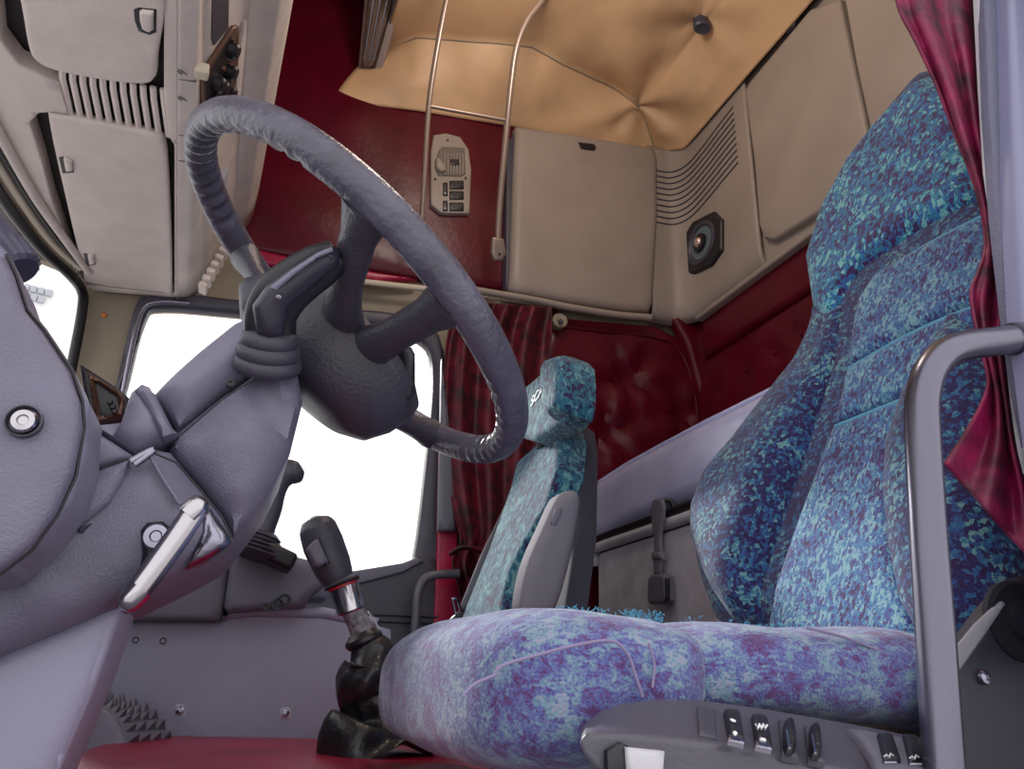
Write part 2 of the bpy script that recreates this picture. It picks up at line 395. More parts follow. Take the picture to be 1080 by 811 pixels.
h = tube('door_grab_handle', [P(484, 605, Y=1.96), P(462, 606, Y=1.96), P(448, 611, Y=1.96), P(441, 625, Y=1.96), P(439, 650, Y=1.96), P(436, 690, Y=1.96)], .012, darksteel, sm=6)
tag(h, 'dark grey bent grab handle at the foot of the passenger door curtain', 'handle')
# A-pillar trim plug
q = lathe('trim_plug', P(110, 333, Y=2.1), (0, -1, 0), [(0, .008), (.006, .007), (.009, .003), (.009, 0)], orange)
tag(q, 'small orange plug in the olive windscreen pillar trim', 'plug')
# windscreen
wsf = [P(x, y, X=-.62) for x, y in [(-60, 120)]]
o = tube('window_2', [P(-60, 110, Z=1.335), P(0, 205, Z=1.335), P(40, 258, Z=1.335), P(72, 288, Z=1.335), P(86, 306, Y=2.07), P(87, 325, Y=2.07), P(78, 375, Y=2.07), P(66, 430, Y=2.07)], .013, black, sm=6); struct(o)
g = mk('pane', [(-.64, .45, .7), (-.64, 2.09, .7), (-.66, 2.09, 1.36), (-.66, .45, 1.36)], [(0, 1, 2, 3)], glassm, o)
for k, (c, pts, r) in enumerate([(cream, [(-40, 110), (20, 208), (55, 255), (85, 282)], .010), (black, [(-40, 90), (25, 200), (60, 250), (90, 285)], .007), (beige, [(-40, 68), (30, 196), (62, 243), (94, 287)], .010)]):
    t = tube('trim_%d' % (5+k), [P(x, y, Z=1.35) for x, y in pts], r, c, sm=6); struct(t)
o = mk('wall_front', *box_geo((-.73, 1.2, 2.1), (.04, 1.8, 1.4)), beige); struct(o)
o = mk('wall_nose', *box_geo((-.70, 1.2, .38), (.04, 1.8, .64)), mgrey); struct(o)
# floor
o = mk('floor', *box_geo((.4, 1.25, .26), (2.2, 1.75, .04)), mgrey); struct(o)
# rear wall, red buttoned padding
rw = PX(1.40)
BT = [(790, 391), (820, 373), (849, 353), (762, 410), (880, 335)]
o = puff('wall_rear', rw, [rw.uv(V((1.4, y, z))) for y, z in [(2.1, .2), (2.1, 1.64), (.36, 1.64), (.36, .2)]], red, R=.03, H=.02, back=.03, step=.035, fn=dimples(rw, BT, .014, .03, .002)); struct(o)
for i, p in enumerate(BT):
    b = lathe('button', rw.hit(*p)+V((-.012, 0, 0)), (-1, 0, 0), [(0, .008), (.004, .0065), (.006, 0)], red, o, n=14)
o = puff('trim_8', PX(1.375), [PX(1.375).uv(V((1.375, y, z))) for y, z in [(1.98, 1.46), (1.98, 1.62), (.4, 1.62), (.4, 1.46)]], red, R=.02, H=.014, back=.01, step=.04); struct(o)
o = mk('wall_back', *box_geo((1.46, 1.22, 1.4), (.04, 1.8, 2.8)), red); struct(o)
# red lower side wall behind the passenger seat, tufted
lw = PY(2.075)
o = ppx('wall_lower', lw, [(583, 326), (600, 337), (690, 345), (722, 362), (740, 405), (748, 470), (748, 640), (480, 700), (540, 480), (565, 400)], red, R=.035, H=.022, back=.015, step=.025, fn=dimples(lw, [(662, 402), (720, 440), (640, 455)], .03, .05, .013)); struct(o)
sm = tube('seam', [lw.off(.024).hit(*p) for p in [(592, 345), (640, 350), (695, 357), (718, 372), (732, 410), (738, 470)]], .004, red, o, sm=6)
b = lathe('button', lw.hit(662, 402)+V((0, .004, 0)), (0, -1, 0), [(0, .009), (.006, .007), (.008, 0)], red, o, n=14)
o = ppx('wall_corner', PY(2.04), [(706, 334), (742, 326), (745, 345), (760, 400), (768, 520), (742, 520), (738, 420), (722, 362)], red, R=.02, H=.018, back=.02, step=.02); struct(o)
k = lathe('coat_knob', P(590, 339, Y=2.03), (-.1, -1, 0), [(-.03, .02), (0, .026), (.008, .026), (.011, .022), (.011, .012), (.016, .010), (.016, 0)], olive)
tag(k, 'round olive knob on the red wall under the side locker', 'knob')
lathe('knob_centre', P(591, 339, Y=2.012), (-.1, -1, 0), [(0, .008), (.006, .007), (.006, 0)], dgrey, k, n=20)
# tan vinyl headliner: it sags from the roof down to the lockers
Bc = [PY(2.07).hit(*p) for p in [(350, 106), (440, 117), (530, 132), (610, 147), (690, 161)]] + [PX(1.325).hit(*p) for p in [(722, 157), (790, 78), (858, 0)]]
Bc.append(Bc[-1]+(Bc[-1]-Bc[-2])*1.9)
Tc = [P(x, y, Z=2.45) for x, y in [(402, 55), (440, 38), (560, 49), (625, 84)]] + [P(672, 110, Z=2.45), V((1.14, 1.86, 2.46)), V((1.15, 1.6, 2.47)), V((1.15, 1.27, 2.47)), V((1.15, .35, 2.47))]
Cc = [V((.25+.08*i, .35, 2.5)) for i in range(9)]
apex = P(672, 110, Z=2.45); hole = P(740, 26, Z=2.45)
def ceil_fn(u, v):
    b, t, c = lerp_path(Bc, u), lerp_path(Tc, u), lerp_path(Cc, u)
    if v < .4:
        w = v/.4; p = b.lerp(t, w); n = V((-.4, -.5, .75)); p = p + n*.02*math.sin(math.pi*w)
    else: p = t.lerp(c, (v-.4)/.6)
    e = min(1, v/.12)
    d = .026*mnoise.noise(V((p.x*3.1, p.y*3.1, p.z*3.1+4)))+.014*mnoise.noise(V((p.x*9, p.y*5, p.z*8)))
    q = math.hypot(p.x-apex.x, p.y-apex.y); an = math.atan2(p.y-apex.y, p.x-apex.x)
    d += .016*math.sin(an*5+.6)*math.exp(-((q-.16)/.15)**2)
    h = math.hypot(p.x-hole.x, p.y-hole.y); an = math.atan2(p.y-hole.y, p.x-hole.x)
    d += .010*math.sin(an*4+1)*math.exp(-((h-.12)/.1)**2)
    return p+V((-.2, -.4, -1))*d*e
o = surf('ceiling', ceil_fn, 110, 80, tan, thick=.006); struct(o)
s = tube('seam', [ceil_fn(.505, v)+V((-.002, -.004, -.004)) for v in [0, .08, .16, .24, .32, .4]], .0025, olive, o)
s = tube('seam', [ceil_fn(u, .4)+V((0, -.003, -.005)) for u in [i/40*.5 for i in range(41)]], .0022, olive, o)
o = mk('ceiling_shell', *box_geo((.4, 1.25, 2.74), (2.3, 1.8, .04)), red); struct(o)
hl = lathe('ceiling_vent', hole+V((0, 0, .012)), (-.05, -.1, -1), [(-.03, .022), (.03, .024), (.036, .02), (.034, .014), (.03, 0)], dgrey, sx=1.25)
tag(hl, 'round dark plug in the tan vinyl headliner', 'vent')
# driver's side of the cab: the wall behind the door opening and the header over it
o = mk('wall_driver', *box_geo((1.13, .375, 1.5), (.66, .04, 2.4)), pillar); struct(o)
o = mk('wall_header', *box_geo((.03, .375, 2.25), (1.54, .04, .95)), pillar); struct(o)
o = mk('ground', *box_geo((0, 0, -1.42), (160, 160, .04)), mat('grey_yard_concrete', (.45, .44, .44), .9, bump=.2, bscale=3, var=.15, vscale=2)); struct(o)
# across the yard: a pale building seen through the windscreen
b = root('office_building', 'pale office building with grey window bands seen through the windscreen', 'building', (-8, 22, 0))
wallm = mat('pale_render_wall', (.8, .8, .8), .8)
bq = PY(20)
x0, x1 = bq.hit(-60, 300).x, bq.hit(84, 320).x; zt = bq.hit(50, 284).z
box('wall', ((x0+x1)/2, 23, zt/2), (x1-x0, 6, zt), wallm, b, bevel=0)
pw = mat('pale_window_glass', (.40, .42, .46), .3)
for x, y in [(28, 304), (36, 306), (44, 308), (52, 310), (28, 313), (36, 315), (44, 317)]:
    p = bq.hit(x, y); box('window', (p.x, 19.97, p.z), (.14, .1, .16), pw, b, bevel=0)
# ================================================================== OVERHEAD FRONT CONSOLE
C = root('overhead_console', 'beige plastic overhead console with storage lids above the windscreen', 'console', (-.35, 1.3, 1.36))
ZU = PZ(1.36)
LID1 = [(22, 0), (30, 45), (38, 62), (60, 73), (110, 83), (150, 87), (163, 81), (166, 60), (168, -70), (6, -70)]
LID2 = [(52, 126), (60, 121), (120, 132), (163, 141), (174, 152), (178, 200), (181, 301), (172, 307), (95, 297), (88, 285), (70, 210)]
H1 = [(-16, -70), (-2, 0), (2, 42), (20, 66), (63, 88), (172, 100), (172, -70)]
H2 = [(32, 128), (42, 118), (60, 117), (172, 141), (183, 153), (185, 309), (172, 310), (92, 301), (80, 280), (55, 210), (45, 170)]
GR = [(66, 74), (62, 80), (74, 122), (178, 142), (172, 95)]
OUT = [(-170, -70), (-60, 80), (0, 170), (40, 232), (92, 301), (100, 306), (188, 313), (188, 200), (188, -70)]
rd = lambda l, n=3: [(q.x, q.y) for q in smooth_path([V((a, b, 0)) for a, b in l], n, True)]
hs = [ [(-16, -69), (-2, 0), (2, 42), (20, 66), (63, 88), (74, 122), (60, 117), (42, 118), (32, 128), (45, 170), (55, 210), (80, 280), (92, 300), (172, 309), (184, 308), (184, 153), (178, 142), (173, 95), (173, -69)] ]
ppx('underside', ZU, OUT, beige, C, holes=hs, R=.003, H=.004, back=.03, step=.02)
ppx('recess', PZ(1.395), [(-40, -70), (-20, 60), (20, 200), (90, 303), (184, 310), (184, -70)], groove, C, R=.004, H=.0, back=.01, step=.06)
# the flat band between the two lids
ppx('underside', ZU.off(-.004), [(-60, 40), (0, 46), (20, 66), (63, 88), (74, 122), (60, 117), (42, 118), (0, 112), (-40, 108)], beige, C, R=.008, H=.006, back=.02, step=.02)
l1 = ppx('lid', ZU.off(.004), rd(LID1), beige, C, R=.008, H=.006, back=.012, step=.012)
l2 = ppx('lid', ZU.off(.004), rd(LID2), beige, C, R=.008, H=.006, back=.012, step=.012)
for l, pts in ((l1, [(141, 10), (146, 8), (165, 10), (165, 34), (158, 37), (146, 33), (142, 22)]), (l2, [(62, 166), (66, 165), (77, 170), (78, 182), (66, 183)]), (l2, [(88, 267), (98, 268), (101, 279), (91, 281)])):
    k = ppx('latch_recess', ZU.off(.0105), pts, black, l, R=.003, H=.0005, back=.004, step=.01)
    cx = sum(p[0] for p in pts)/len(pts); cy = sum(p[1] for p in pts)/len(pts)
    ppx('latch', ZU.off(.012), [(cx+(x-cx)*.62+2, cy+(y-cy)*.78-1) for x, y in pts], beige, l, R=.004, H=.006, back=.003, step=.006)
# slatted speaker grille between the lids
g = lathe('speaker', P(139, 113, Z=1.375), (0, 0, -1), [(-.01, .055), (0, .055), (.004, .048), (0, .03), (-.002, 0)], blackdeep, C)
ppx('grille_back', PZ(1.385), GR, groove, C, R=.004, H=0, back=.008, step=.03)
for i in range(11):
    t = i/10
    a, b, c = (66+t*106, 72+t*22), (66+t*107, 82+t*25), (75+t*103, 122+t*22)
    p = [PZ(1.362).hit(*a), PZ(1.362).hit(*b), PZ(1.362).hit(*c)]
    v, f = tube_geo(p, .006, n=6, flat=.6); mk('grille_slat', v, f, beige, C, ang=30)
# the face towards the cab: edges a..f run across the cab
def edge(p, q, z, ext=(-.62, 1.0)):
    a = P(*p, Z=z); b = P(*q, Z=z); d = (a-b)/(a.y-b.y)
    return lambda y: b+d*(y-b.y)
prof = [edge((187, 0), (186, 310), 1.362), edge((207, 0), (197, 312), 1.372), edge((209, 0), (211, 304), 1.405), edge((256, 0), (241, 256), 1.575), edge((261, 0), (243, 252), 1.592),
        edge((275, 0), (248, 247), 1.60), edge((292, 0), (256, 242), 1.62), edge((304, 0), (262, 239), 1.67), edge((306, 0), (264, 238), 1.74)]
ys = [.52, .7, .9, 1.1, 1.3, 1.5, 1.7, 1.9, 2.06]
def strip(name, i0, i1, m, inset=0, y0=.45, y1=2.06, thick=.012):
    pr_ = prof[i0:i1+1]
    return surf(name, lambda u, v: lerp_path([e(y0+(y1-y0)*u) for e in pr_], v), 16, (i1-i0)*4, m, C, thick=thick, ang=50)
strip('lower_lip', 0, 2, beige)
strip('face', 2, 4, beige)
strip('rounded_beam', 4, 8, beige)
surf('top', lambda u, v: V((prof[8](.45+1.6*u).x*(1-v)-.72*v, .45+1.6*u, 1.74)), 6, 3, beige, C, thick=.012)
surf('front', lambda u, v: V((-.71, .45+1.6*u, 1.37+.37*v)), 4, 3, beige, C, thick=.012)
FP = Plane(prof[2](1.2), (prof[3](1.2)-prof[2](1.2)).cross(V((0, 1, 0))))
if FP.N.x < 0: FP = Plane(FP.O, -FP.N, None)
FP = Plane(FP.O, FP.N, V((0, -1, 0)))
fp = FP.off(.010)
ppx('pocket', fp, [(224, -30), (242, -30), (241, 30), (226, 48), (224, 40)], dgrey, C, R=.004, H=0, back=.004, step=.02)
sp = ppx('switch_panel', fp.off(.002), [(212, 82), (214, 76), (246, 28), (251, 27), (251, 60), (246, 108), (226, 128), (214, 118)], copper, C, R=.004, H=.003, back=.004, step=.012)
ppx('switch_panel_face', fp.off(.005), [(216, 84), (244, 36), (248, 36), (243, 104), (226, 121), (217, 112)], black, sp, R=.003, H=.001, back=.003, step=.012)
for p in [(243, 52), (241, 75), (232, 92), (240, 97), (222, 108), (228, 88)]:
    lathe('knob', fp.off(.006).hit(*p), fp.N, [(0, .017), (.012, .016), (.016, .012), (.016, 0)], black, sp, n=20)
for p in [(245, 41), (242, 66), (237, 85), (228, 99), (235, 72)]:
    lathe('indicator', fp.off(.006).hit(*p), fp.N, [(0, .006), (.005, .005), (.005, 0)], copper, sp, n=12)
box('push_switch', fp.off(.012).hit(213, 75), (.022, .022, .022), cream, sp, bevel=.003)
ppx('door_seam', fp.off(.001), [(250, 60), (258, 22), (260, 22), (253, 100), (247, 112)], beige, C, R=.003, H=.003, back=.004, step=.02)
for yy, tx in ((86, 0), (145, 0), (172, 0)):
    tube('seam', [P(188, yy-3, Z=1.358), P(207, yy, Z=1.368)], .0015, dgrey, C)
lp = Plane(P(197, 80, Z=1.366), (-.1, 0, -1), V((0, -1, 0)))
for yy in (71, 99):
    textobj('digit', '6', .022, lp, lp.hit(194, yy)+lp.N*.012, dgrey, C, rot=math.pi)
for i in range(7):
    t = i/6; a = (214+t*26, 304-t*44); 
    q = fp.off(.016).hit(*a); 
    box('vent_fin', q, (.05, .012, .02), beige, C, bevel=.002, M=Matrix((FP.A, FP.B, FP.N)).transposed())
ppx('small_bracket', fp.off(.004), [(231, 196), (240, 178), (240, 192), (234, 196)], white, C, R=.002, H=.002, back=.01, step=.01)
# interior lamp on the edge of the headliner
L = root('ceiling_lamp', 'long clear interior lamp fixed where red lining meets the tan headliner', 'lamp', P(402, 40, Z=2.3))
LP = Plane(P(405, 45, Y=1.98), (-.35, -.8, -.75))
ppx('lamp_base', LP, [(390, -60), (425, -60), (420, 10), (400, 84), (388, 88), (378, 82), (378, 70)], mat('grey_lamp_base', (.34, .26, .23), .5), L, R=.008, H=.006, back=.02, step=.02)
ppx('lens', LP.off(.008), [(394, -60), (420, -60), (414, 8), (396, 72), (381, 72)], lensm, L, R=.02, H=.03, back=.0, step=.02)
for x0, x1 in ((397, 384), (405, 389), (413, 394)):
    tube('lens_rib', [LP.off(.036).hit(x0, -20), LP.off(.036).hit(x1, 64)], .003, steel, L)
lathe('lamp_screw', LP.off(.009).hit(396, 78), LP.N, [(0, .006), (.003, .005), (.003, 0)], black, L, n=12)
# ================================================================== LOCKERS, SIDE PANEL, RAIL, BUNK
LG = 'taupe lockers round the rear of the cab'
sd = PY(2.03)
L1 = root('side_locker', 'taupe side locker door above the passenger curtain with small black latch', 'locker', sd.hit(610, 320), LG)
ppx('door', sd, [(543, 135), (600, 143), (689, 158), (692, 170), (692, 230), (687, 322), (683, 331), (660, 330), (600, 321), (545, 311), (536, 305), (537, 290), (540, 200)], beiged, L1, R=.03, H=.022, back=.025, step=.03)
ppx('door_edge', sd.off(-.005), [(534, 150), (544, 140), (541, 300), (533, 306)], dgrey, L1, R=.003, H=.004, back=.03, step=.03)
lt = ppx('latch', sd.off(.020), [(609, 150), (626, 152), (629, 156), (627, 160), (612, 158)], black, L1, R=.004, H=.004, back=.004, step=.01)
tube('lower_lip', [PY(2.01).hit(*p) for p in [(500, 306), (560, 316), (600, 324), (650, 332), (686, 335)]], .012, beiged, L1, sm=5)
# rear lockers
RX = 1.34; rp = PX(RX)
CO = root('corner_locker', 'taupe corner locker panel with ribbed vent lines and a round speaker', 'locker', (1.3, 1.85, 1.62), LG)
path = [V((1.205, 2.03, 0)), V((1.25, 2.028, 0)), V((1.29, 2.02, 0)), V((1.32, 1.99, 0)), V((1.337, 1.94, 0)), V((1.34, 1.85, 0)), V((1.34, 1.75, 0)), V((1.34, 1.607, 0))]
sp_ = smooth_path(path, 4)
def cpt(u, z, d=0):
    p = lerp_path(sp_, u); q = lerp_path(sp_, min(1, u+.02))-lerp_path(sp_, max(0, u-.02)); n = V((q.y, -q.x, 0)).normalized()
    if n.y > 0 and abs(n.x) < .2 or n.x > 0.2: n = -n
    return V((p.x, p.y, z))+n*d
def cfn(u, v):
    top = 2.345+.0*u; z = 1.608+(top-1.608)*v; d = 0
    if v < .1: d = .035*(1-(1-v/.1)**2)**.5-.035
    return cpt(u, z, d)
surf('panel', cfn, 48, 40, beiged, CO, thick=.012)
for i in range(10):
    z = 2.0+i*.026
    u1 = .93
    tube('vent_slot', [cpt(.03+(u1-.03)*k/22, z+ .10*max(0, (k/22-.35))**2, .0066) for k in range(23)], .0032, dgrey, CO, n=6)
# loudspeaker
spc = V((RX-.008, 1.90, 1.868))
SP = root('loudspeaker', 'round black loudspeaker with shiny cone let into the corner locker', 'speaker', spc)
oct_ = [(742+dx, 256+dy) for dx, dy in [(12, -33), (21, -24), (21, 8), (10, 24), (-9, 34), (-16, 34), (-21, 22), (-21, -4), (-10, -22)]]
spl = PX(RX-.009)
ppx('frame', spl, oct_, black, SP, R=.012, H=.010, back=.012, step=.008)
def lat(name, c, prof, m, s=1):
    v, f = lathe_geo(c, (-1, 0, 0), prof, n=40, sx=1.0, sy=1.0); return mk(name, v, f, m, SP, ang=35)
spc = spl.hit(742, 257)
lat('surround', spc, [(.008, .082), (.016, .078), (.016, .068), (.009, .062), (.009, 0)], dgrey)
lat('cone', spc, [(.010, .060), (.0115, .058), (.0105, .03), (.010, 0)], mat('grey_blue_cone', (.12, .17, .19), .25))
lat('tweeter', spc, [(.011, .034), (.022, .032), (.024, .020), (.024, 0)], black)
lat('dome', spc, [(.024, .018), (.030, .015), (.034, .008), (.035, 0)], mat('pink_silver_dome', (.7, .5, .45), .25, metal=.6))
def rear_locker(pxs, label, lx):
    R_ = root('rear_locker', label, 'locker', rp.hit(*lx), LG)
    ppx('door', rp, pxs, beiged, R_, R=.012, H=.010, back=.02, step=.035)
    return R_
r1 = rear_locker([(787, 94), (857, 10), (888, 0), (890, 10), (903, 70), (914, 120), (922, 165), (915, 176), (870, 222), (818, 254), (808, 252), (803, 240), (797, 170)], 'taupe rear locker door between the speaker panel and the headrest', (850, 240))
ppx('latch', rp.off(.01), [(829, 34), (842, 18), (838, 29), (831, 37)], black, r1, R=.004, H=.006, back=.004, step=.01)
r2 = rear_locker([(891, -10), (905, 70), (916, 120), (925, 163), (932, 160), (1000, 90), (1090, 10), (1100, -160), (889, -60)], 'taupe rear locker door partly hidden behind the headrest and curtain', (960, 120))
b = box('locker_rail', (1.352, 1.2, 1.606), (.03, 1.55, .02), beiged, bevel=.006); tag(b, 'narrow taupe rail along the bottom of the rear lockers', 'rail')
bb = puff('trim_9', PX(1.353), [PX(1.353).uv(V((1.353, y, z))) for y, z in [(1.7, 1.61), (1.7, 2.36), (.4, 2.36), (.4, 1.61)]], beiged, R=.004, H=0, back=.01, step=.2); struct(bb)
# switch plate on the red wall
pl = PY(2.062)
S = root('switch_plate', 'taupe control plate with round dial and black switches on the red wall', 'switch plate', pl.hit(475, 225))
ppx('plate', pl, [(457, 143), (470, 141), (485, 145), (494, 158), (497, 180), (495, 226), (472, 226), (464, 225), (454, 216), (454, 160)], beiged, S, R=.006, H=.006, back=.012, step=.012)
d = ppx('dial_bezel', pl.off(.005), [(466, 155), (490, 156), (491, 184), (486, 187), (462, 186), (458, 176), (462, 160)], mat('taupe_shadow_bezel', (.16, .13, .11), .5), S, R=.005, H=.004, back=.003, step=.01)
for i in range(7):
    tube('bezel_rib', [pl.off(.011).hit(469+i*3.2, 162), pl.off(.011).hit(469+i*3.2, 184)], .0025, beiged, d, n=6)
ppx('display', pl.off(.013), [(475, 168), (484, 168), (484, 174), (475, 174)], black, S, R=.002, H=.001, back=.003, step=.01)
ppx('dial', pl.off(.010), [(459, 168), (463, 168), (470, 178), (470, 182), (464, 183), (459, 178)], beiged, S, R=.006, H=.012, back=.003, step=.006)
for y0 in (191, 202, 214):
    ppx('switch', pl.off(.005), [(474, y0), (489, y0), (489, y0+9), (474, y0+9)], black, S, R=.003, H=.006, back=.003, step=.01)
for y0, hh in ((193, 14), (212, 11)):
    w_ = ppx('switch', pl.off(.005), [(467, y0), (472, y0), (472, y0+hh), (467, y0+hh)], black, S, R=.002, H=.005, back=.003, step=.01)
    lathe('indicator', pl.off(.011).hit(469.5, y0+hh-3), (0, -1, 0), [(0, .004), (.002, .003), (.002, 0)], white, w_, n=10)
for p in [(472, 148), (459, 189), (491, 188)]: screw('plate_screw', pl.off(.006).hit(*p), (0, -1, 0), .0045, dgrey, S)
# bunk guard rail
gy = Plane((0, 1.95, 1.65), (0, -.92, -.39), V((1, 0, 0)))
G = root('bunk_guard_rail', 'pair of thin warm grey guard bars hanging before the red wall', 'guard rail', gy.hit(490, 200))
tube('post', [gy.hit(*p) for p in [(482, -40), (470, 5), (458, 70), (452, 115), (448, 180), (445, 232)]], .0085, bronze, G, sm=5)
tube('post', [gy.hit(*p) for p in [(600, -45), (572, 0), (556, 22), (545, 50), (539, 90), (533, 150), (527, 215), (525, 258)]], .010, bronze, G, sm=5)
tube('crossbar', [gy.hit(453, 112), gy.hit(534, 127)], .006, bronze, G)
e = ppx('end_fitting', gy.off(.006), [(519, 250), (531, 252), (534, 268), (529, 275), (521, 275), (518, 266)], bronze, G, R=.006, H=.006, back=.014, step=.008)
lathe('fitting_hole', gy.off(.013).hit(527, 268), (0, -1, 0), [(0, .005), (.001, .004), (.001, 0)], black, e, n=12)
# bunk
BX = .97
bp = PX(BX)
M_ = puff('bunk_mattress', bp, [bp.uv(V((BX, y, z))) for y, z in [(2.055, .80), (2.06, .86), (2.04, .948), (1.98, .972), (1.8, .982), (1.6, .985), (1.4, .985), (1.1, .98), (.7, .975), (.55, .955), (.55, .85), (.6, .83), (1.3, .825), (1.6, .818), (1.9, .80)]], bluev, R=.035, H=.03, back=.36, step=.03)
tag(M_, 'lavender blue vinyl bunk mattress along the rear wall behind the driver seat', 'mattress')
tube('piping', [V((BX-.004, y, z)) for y, z in [(2.03, .955), (1.98, .977), (1.8, .988), (1.6, .991), (1.4, .991), (1.1, .986), (.7, .98)]], .006, bluev, M_)
bs = box('bunk_board', (1.2, 1.27, .782), (.40, 1.5, .02), black, bevel=.006); tag(bs, 'black board under the blue bunk mattress', 'bunk base')
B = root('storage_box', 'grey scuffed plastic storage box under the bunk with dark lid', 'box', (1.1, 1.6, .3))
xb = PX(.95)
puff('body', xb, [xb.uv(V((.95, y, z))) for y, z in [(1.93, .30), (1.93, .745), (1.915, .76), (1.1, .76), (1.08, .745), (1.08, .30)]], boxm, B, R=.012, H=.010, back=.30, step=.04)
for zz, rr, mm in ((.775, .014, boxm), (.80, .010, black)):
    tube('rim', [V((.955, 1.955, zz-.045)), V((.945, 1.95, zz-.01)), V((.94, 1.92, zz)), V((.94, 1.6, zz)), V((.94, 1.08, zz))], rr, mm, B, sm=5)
W = root('bunk_strap', 'black webbing strap with square buckle hanging from the bunk', 'strap', (BX-.04, 1.65, .62))
stp = PX(.915)
q = stp
ppx('webbing', q, [(689, 528), (692, 526), (699, 527), (701, 535), (700, 548), (698, 555), (697, 570), (698, 585), (697, 606), (690, 606), (690, 582), (691, 570), (688, 552), (687, 540)], belt, W, R=.006, H=.004, back=.004, step=.008)
tube('loop', [q.hit(695, 530), q.hit(699, 527)+V((.02, 0, .0)), q.hit(702, 540)+V((.03, 0, 0))], .006, black, W, sm=4)
ppx('knot', q.off(.002), [(688, 582), (698, 582), (699, 590), (689, 591)], belt, W, R=.006, H=.006, back=.008, step=.008)
bk = ppx('buckle', q.off(.004), [(686, 609), (690, 606), (701, 605), (705, 608), (706, 633), (702, 637), (686, 637)], mgrey, W, R=.007, H=.010, back=.014, step=.008)
ppx('buckle_side', q.off(.008), [(699, 608), (705, 610), (705, 633), (699, 636)], black, bk, R=.002, H=.004, back=.004, step=.008)
# ================================================================== STEERING WHEEL
tt, ss = .65, .161
WC = V((.073, .794, .806))
wv = V((math.sin(ss), math.cos(ss), 0)); wu = V((-math.cos(tt)*math.cos(ss), math.cos(tt)*math.sin(ss), math.sin(tt)))
wn = wv.cross(wu).normalized()
if wn.z < 0: wn = -wn
RW = .238
S = root('steering_wheel', 'large dark grey four spoke steering wheel with moulded finger grips', 'steering wheel', WC-wn*.08)
def project(p):
    d = V(p)-EYE; z = d.dot(FW); return (CX+FPX*d.dot(RT)/z, CY-FPX*d.dot(UP)/z)
def rim(a, r=RW, h=0): return WC+wv*(r*math.cos(a))+wu*(r*math.sin(a))+wn*h
def rim_angle(px, py):
    return min((2*math.pi*i/720 for i in range(720)), key=lambda a: (project(rim(a))[0]-px)**2+(project(rim(a))[1]-py)**2)
gripA = [(rim_angle(237, 235), rim_angle(340, 160)), (rim_angle(528, 385), rim_angle(490, 478))]
def in_grip(a):
    for s, e in gripA:
        d1 = (a-s) % (2*math.pi); d2 = (e-s) % (2*math.pi)
        if d2 > math.pi: d1 = (s-a) % (2*math.pi); d2 = 2*math.pi-d2
        if d1 <= d2: return min(1, min(d1, d2-d1)/.06)
    return 0
NA, NB = 300, 20; v = []; f = []
for i in range(NA):
    a = 2*math.pi*i/NA; rad = wv*math.cos(a)+wu*math.sin(a); g = in_grip(a)
    for k in range(NB):
        b = 2*math.pi*k/NB; q = 1.0
        if g:
            w = max(0, math.cos(b-math.pi*1.12))            # the inner rim: finger hollows
            q = 1-g*w*.34*(.5+.5*math.cos(a*64))
        rr = .0172*q
        v.append(WC+rad*(RW+math.cos(b)*rr)+wn*(math.sin(b)*rr*1.08))
for i in range(NA):
    for k in range(NB):
        f.append((i*NB+k, i*NB+(k+1) % NB, ((i+1) % NA)*NB+(k+1) % NB, ((i+1) % NA)*NB+k))
mk('rim', v, f, wheelm, S, ang=0)
def blob(name, c, N, A, prof, m, parent, sx, sy):
    v, f = lathe_geo(c, N, prof, n=48, sx=sx, sy=sy, A=A); return mk(name, v, f, m, parent, ang=60)
hubc = WC-wn*.036-wu*.030
hub = blob('hub', hubc, wn, wu, [(-.085, .03), (-.082, .055), (-.07, .072), (-.045, .082), (-.02, .086), (-.005, .084), (.005, .074), (.010, .05), (.011, 0)], hubm, S, 1.32, 1.04)
blob('horn_pad', hubc, wn, wu, [(.005, .06), (.014, .056), (.018, .04), (.02, 0)], hubm, hub, 1.1, .95)
for k, (px, py) in enumerate([(393, 208), (487, 312), (455, 462), (258, 270)]):
    a = rim_angle(px, py); p1 = rim(a, RW-.008, -.004); d = (rim(a, .07)-WC)
    a2 = math.atan2(d.dot(wu), d.dot(wv)); p0 = hubc+(wv*math.cos(a2)+wu*math.sin(a2))*.055-wn*.012
    mid = p0.lerp(p1, .5)-wn*.012
    tube('spoke', [p0, p0.lerp(p1, .28)-wn*.011, mid, p0.lerp(p1, .8)-wn*.006, p1], [.030, .022, .018, .0185, .028], hubm, S, sm=6, up=wn, flat=.72, n=18)
ppx('spoke_switch', Plane(hubc+V((.05, -.06, -.03)), (.3, -.9, -.2)), [(424, 370), (433, 366), (437, 374), (437, 415), (430, 424), (425, 420)], black, hub, R=.006, H=.006, back=.02, step=.01)
# ================================================================== COLUMN, LEVERS
CSH = root('steering_column', 'lavender grey grained steering column shroud running down from the wheel', 'steering column', (-.02, .8, .45), None)
c1 = PY(.715)
ppx('upper_shroud', PY(.725), [(176, 402), (210, 372), (245, 344), (268, 334), (300, 358), (318, 380), (300, 392), (284, 386), (232, 420), (188, 458), (178, 440), (160, 420)], lavflat, CSH, R=.05, H=.035, back=.16, step=.015)
def segd(x, y, p, q):
    A = V((*c1.uv(c1.hit(*p)), 0)); B = V((*c1.uv(c1.hit(*q)), 0)); P_ = V((x, y, 0)); t = max(0, min(1, (P_-A).dot(B-A)/(B-A).length_squared)); return (P_-A.lerp(B, t)).length
def shroud_fn(x, y, d):
    g = segd(x, y, (266, 404), (290, 446)); s = -.012*max(0, min(1, (.017-g)/.008))
    h = segd(x, y, (208, 462), (246, 436)); s -= .010*math.exp(-(h/.016)**2)
    return s*min(1, d/.012)
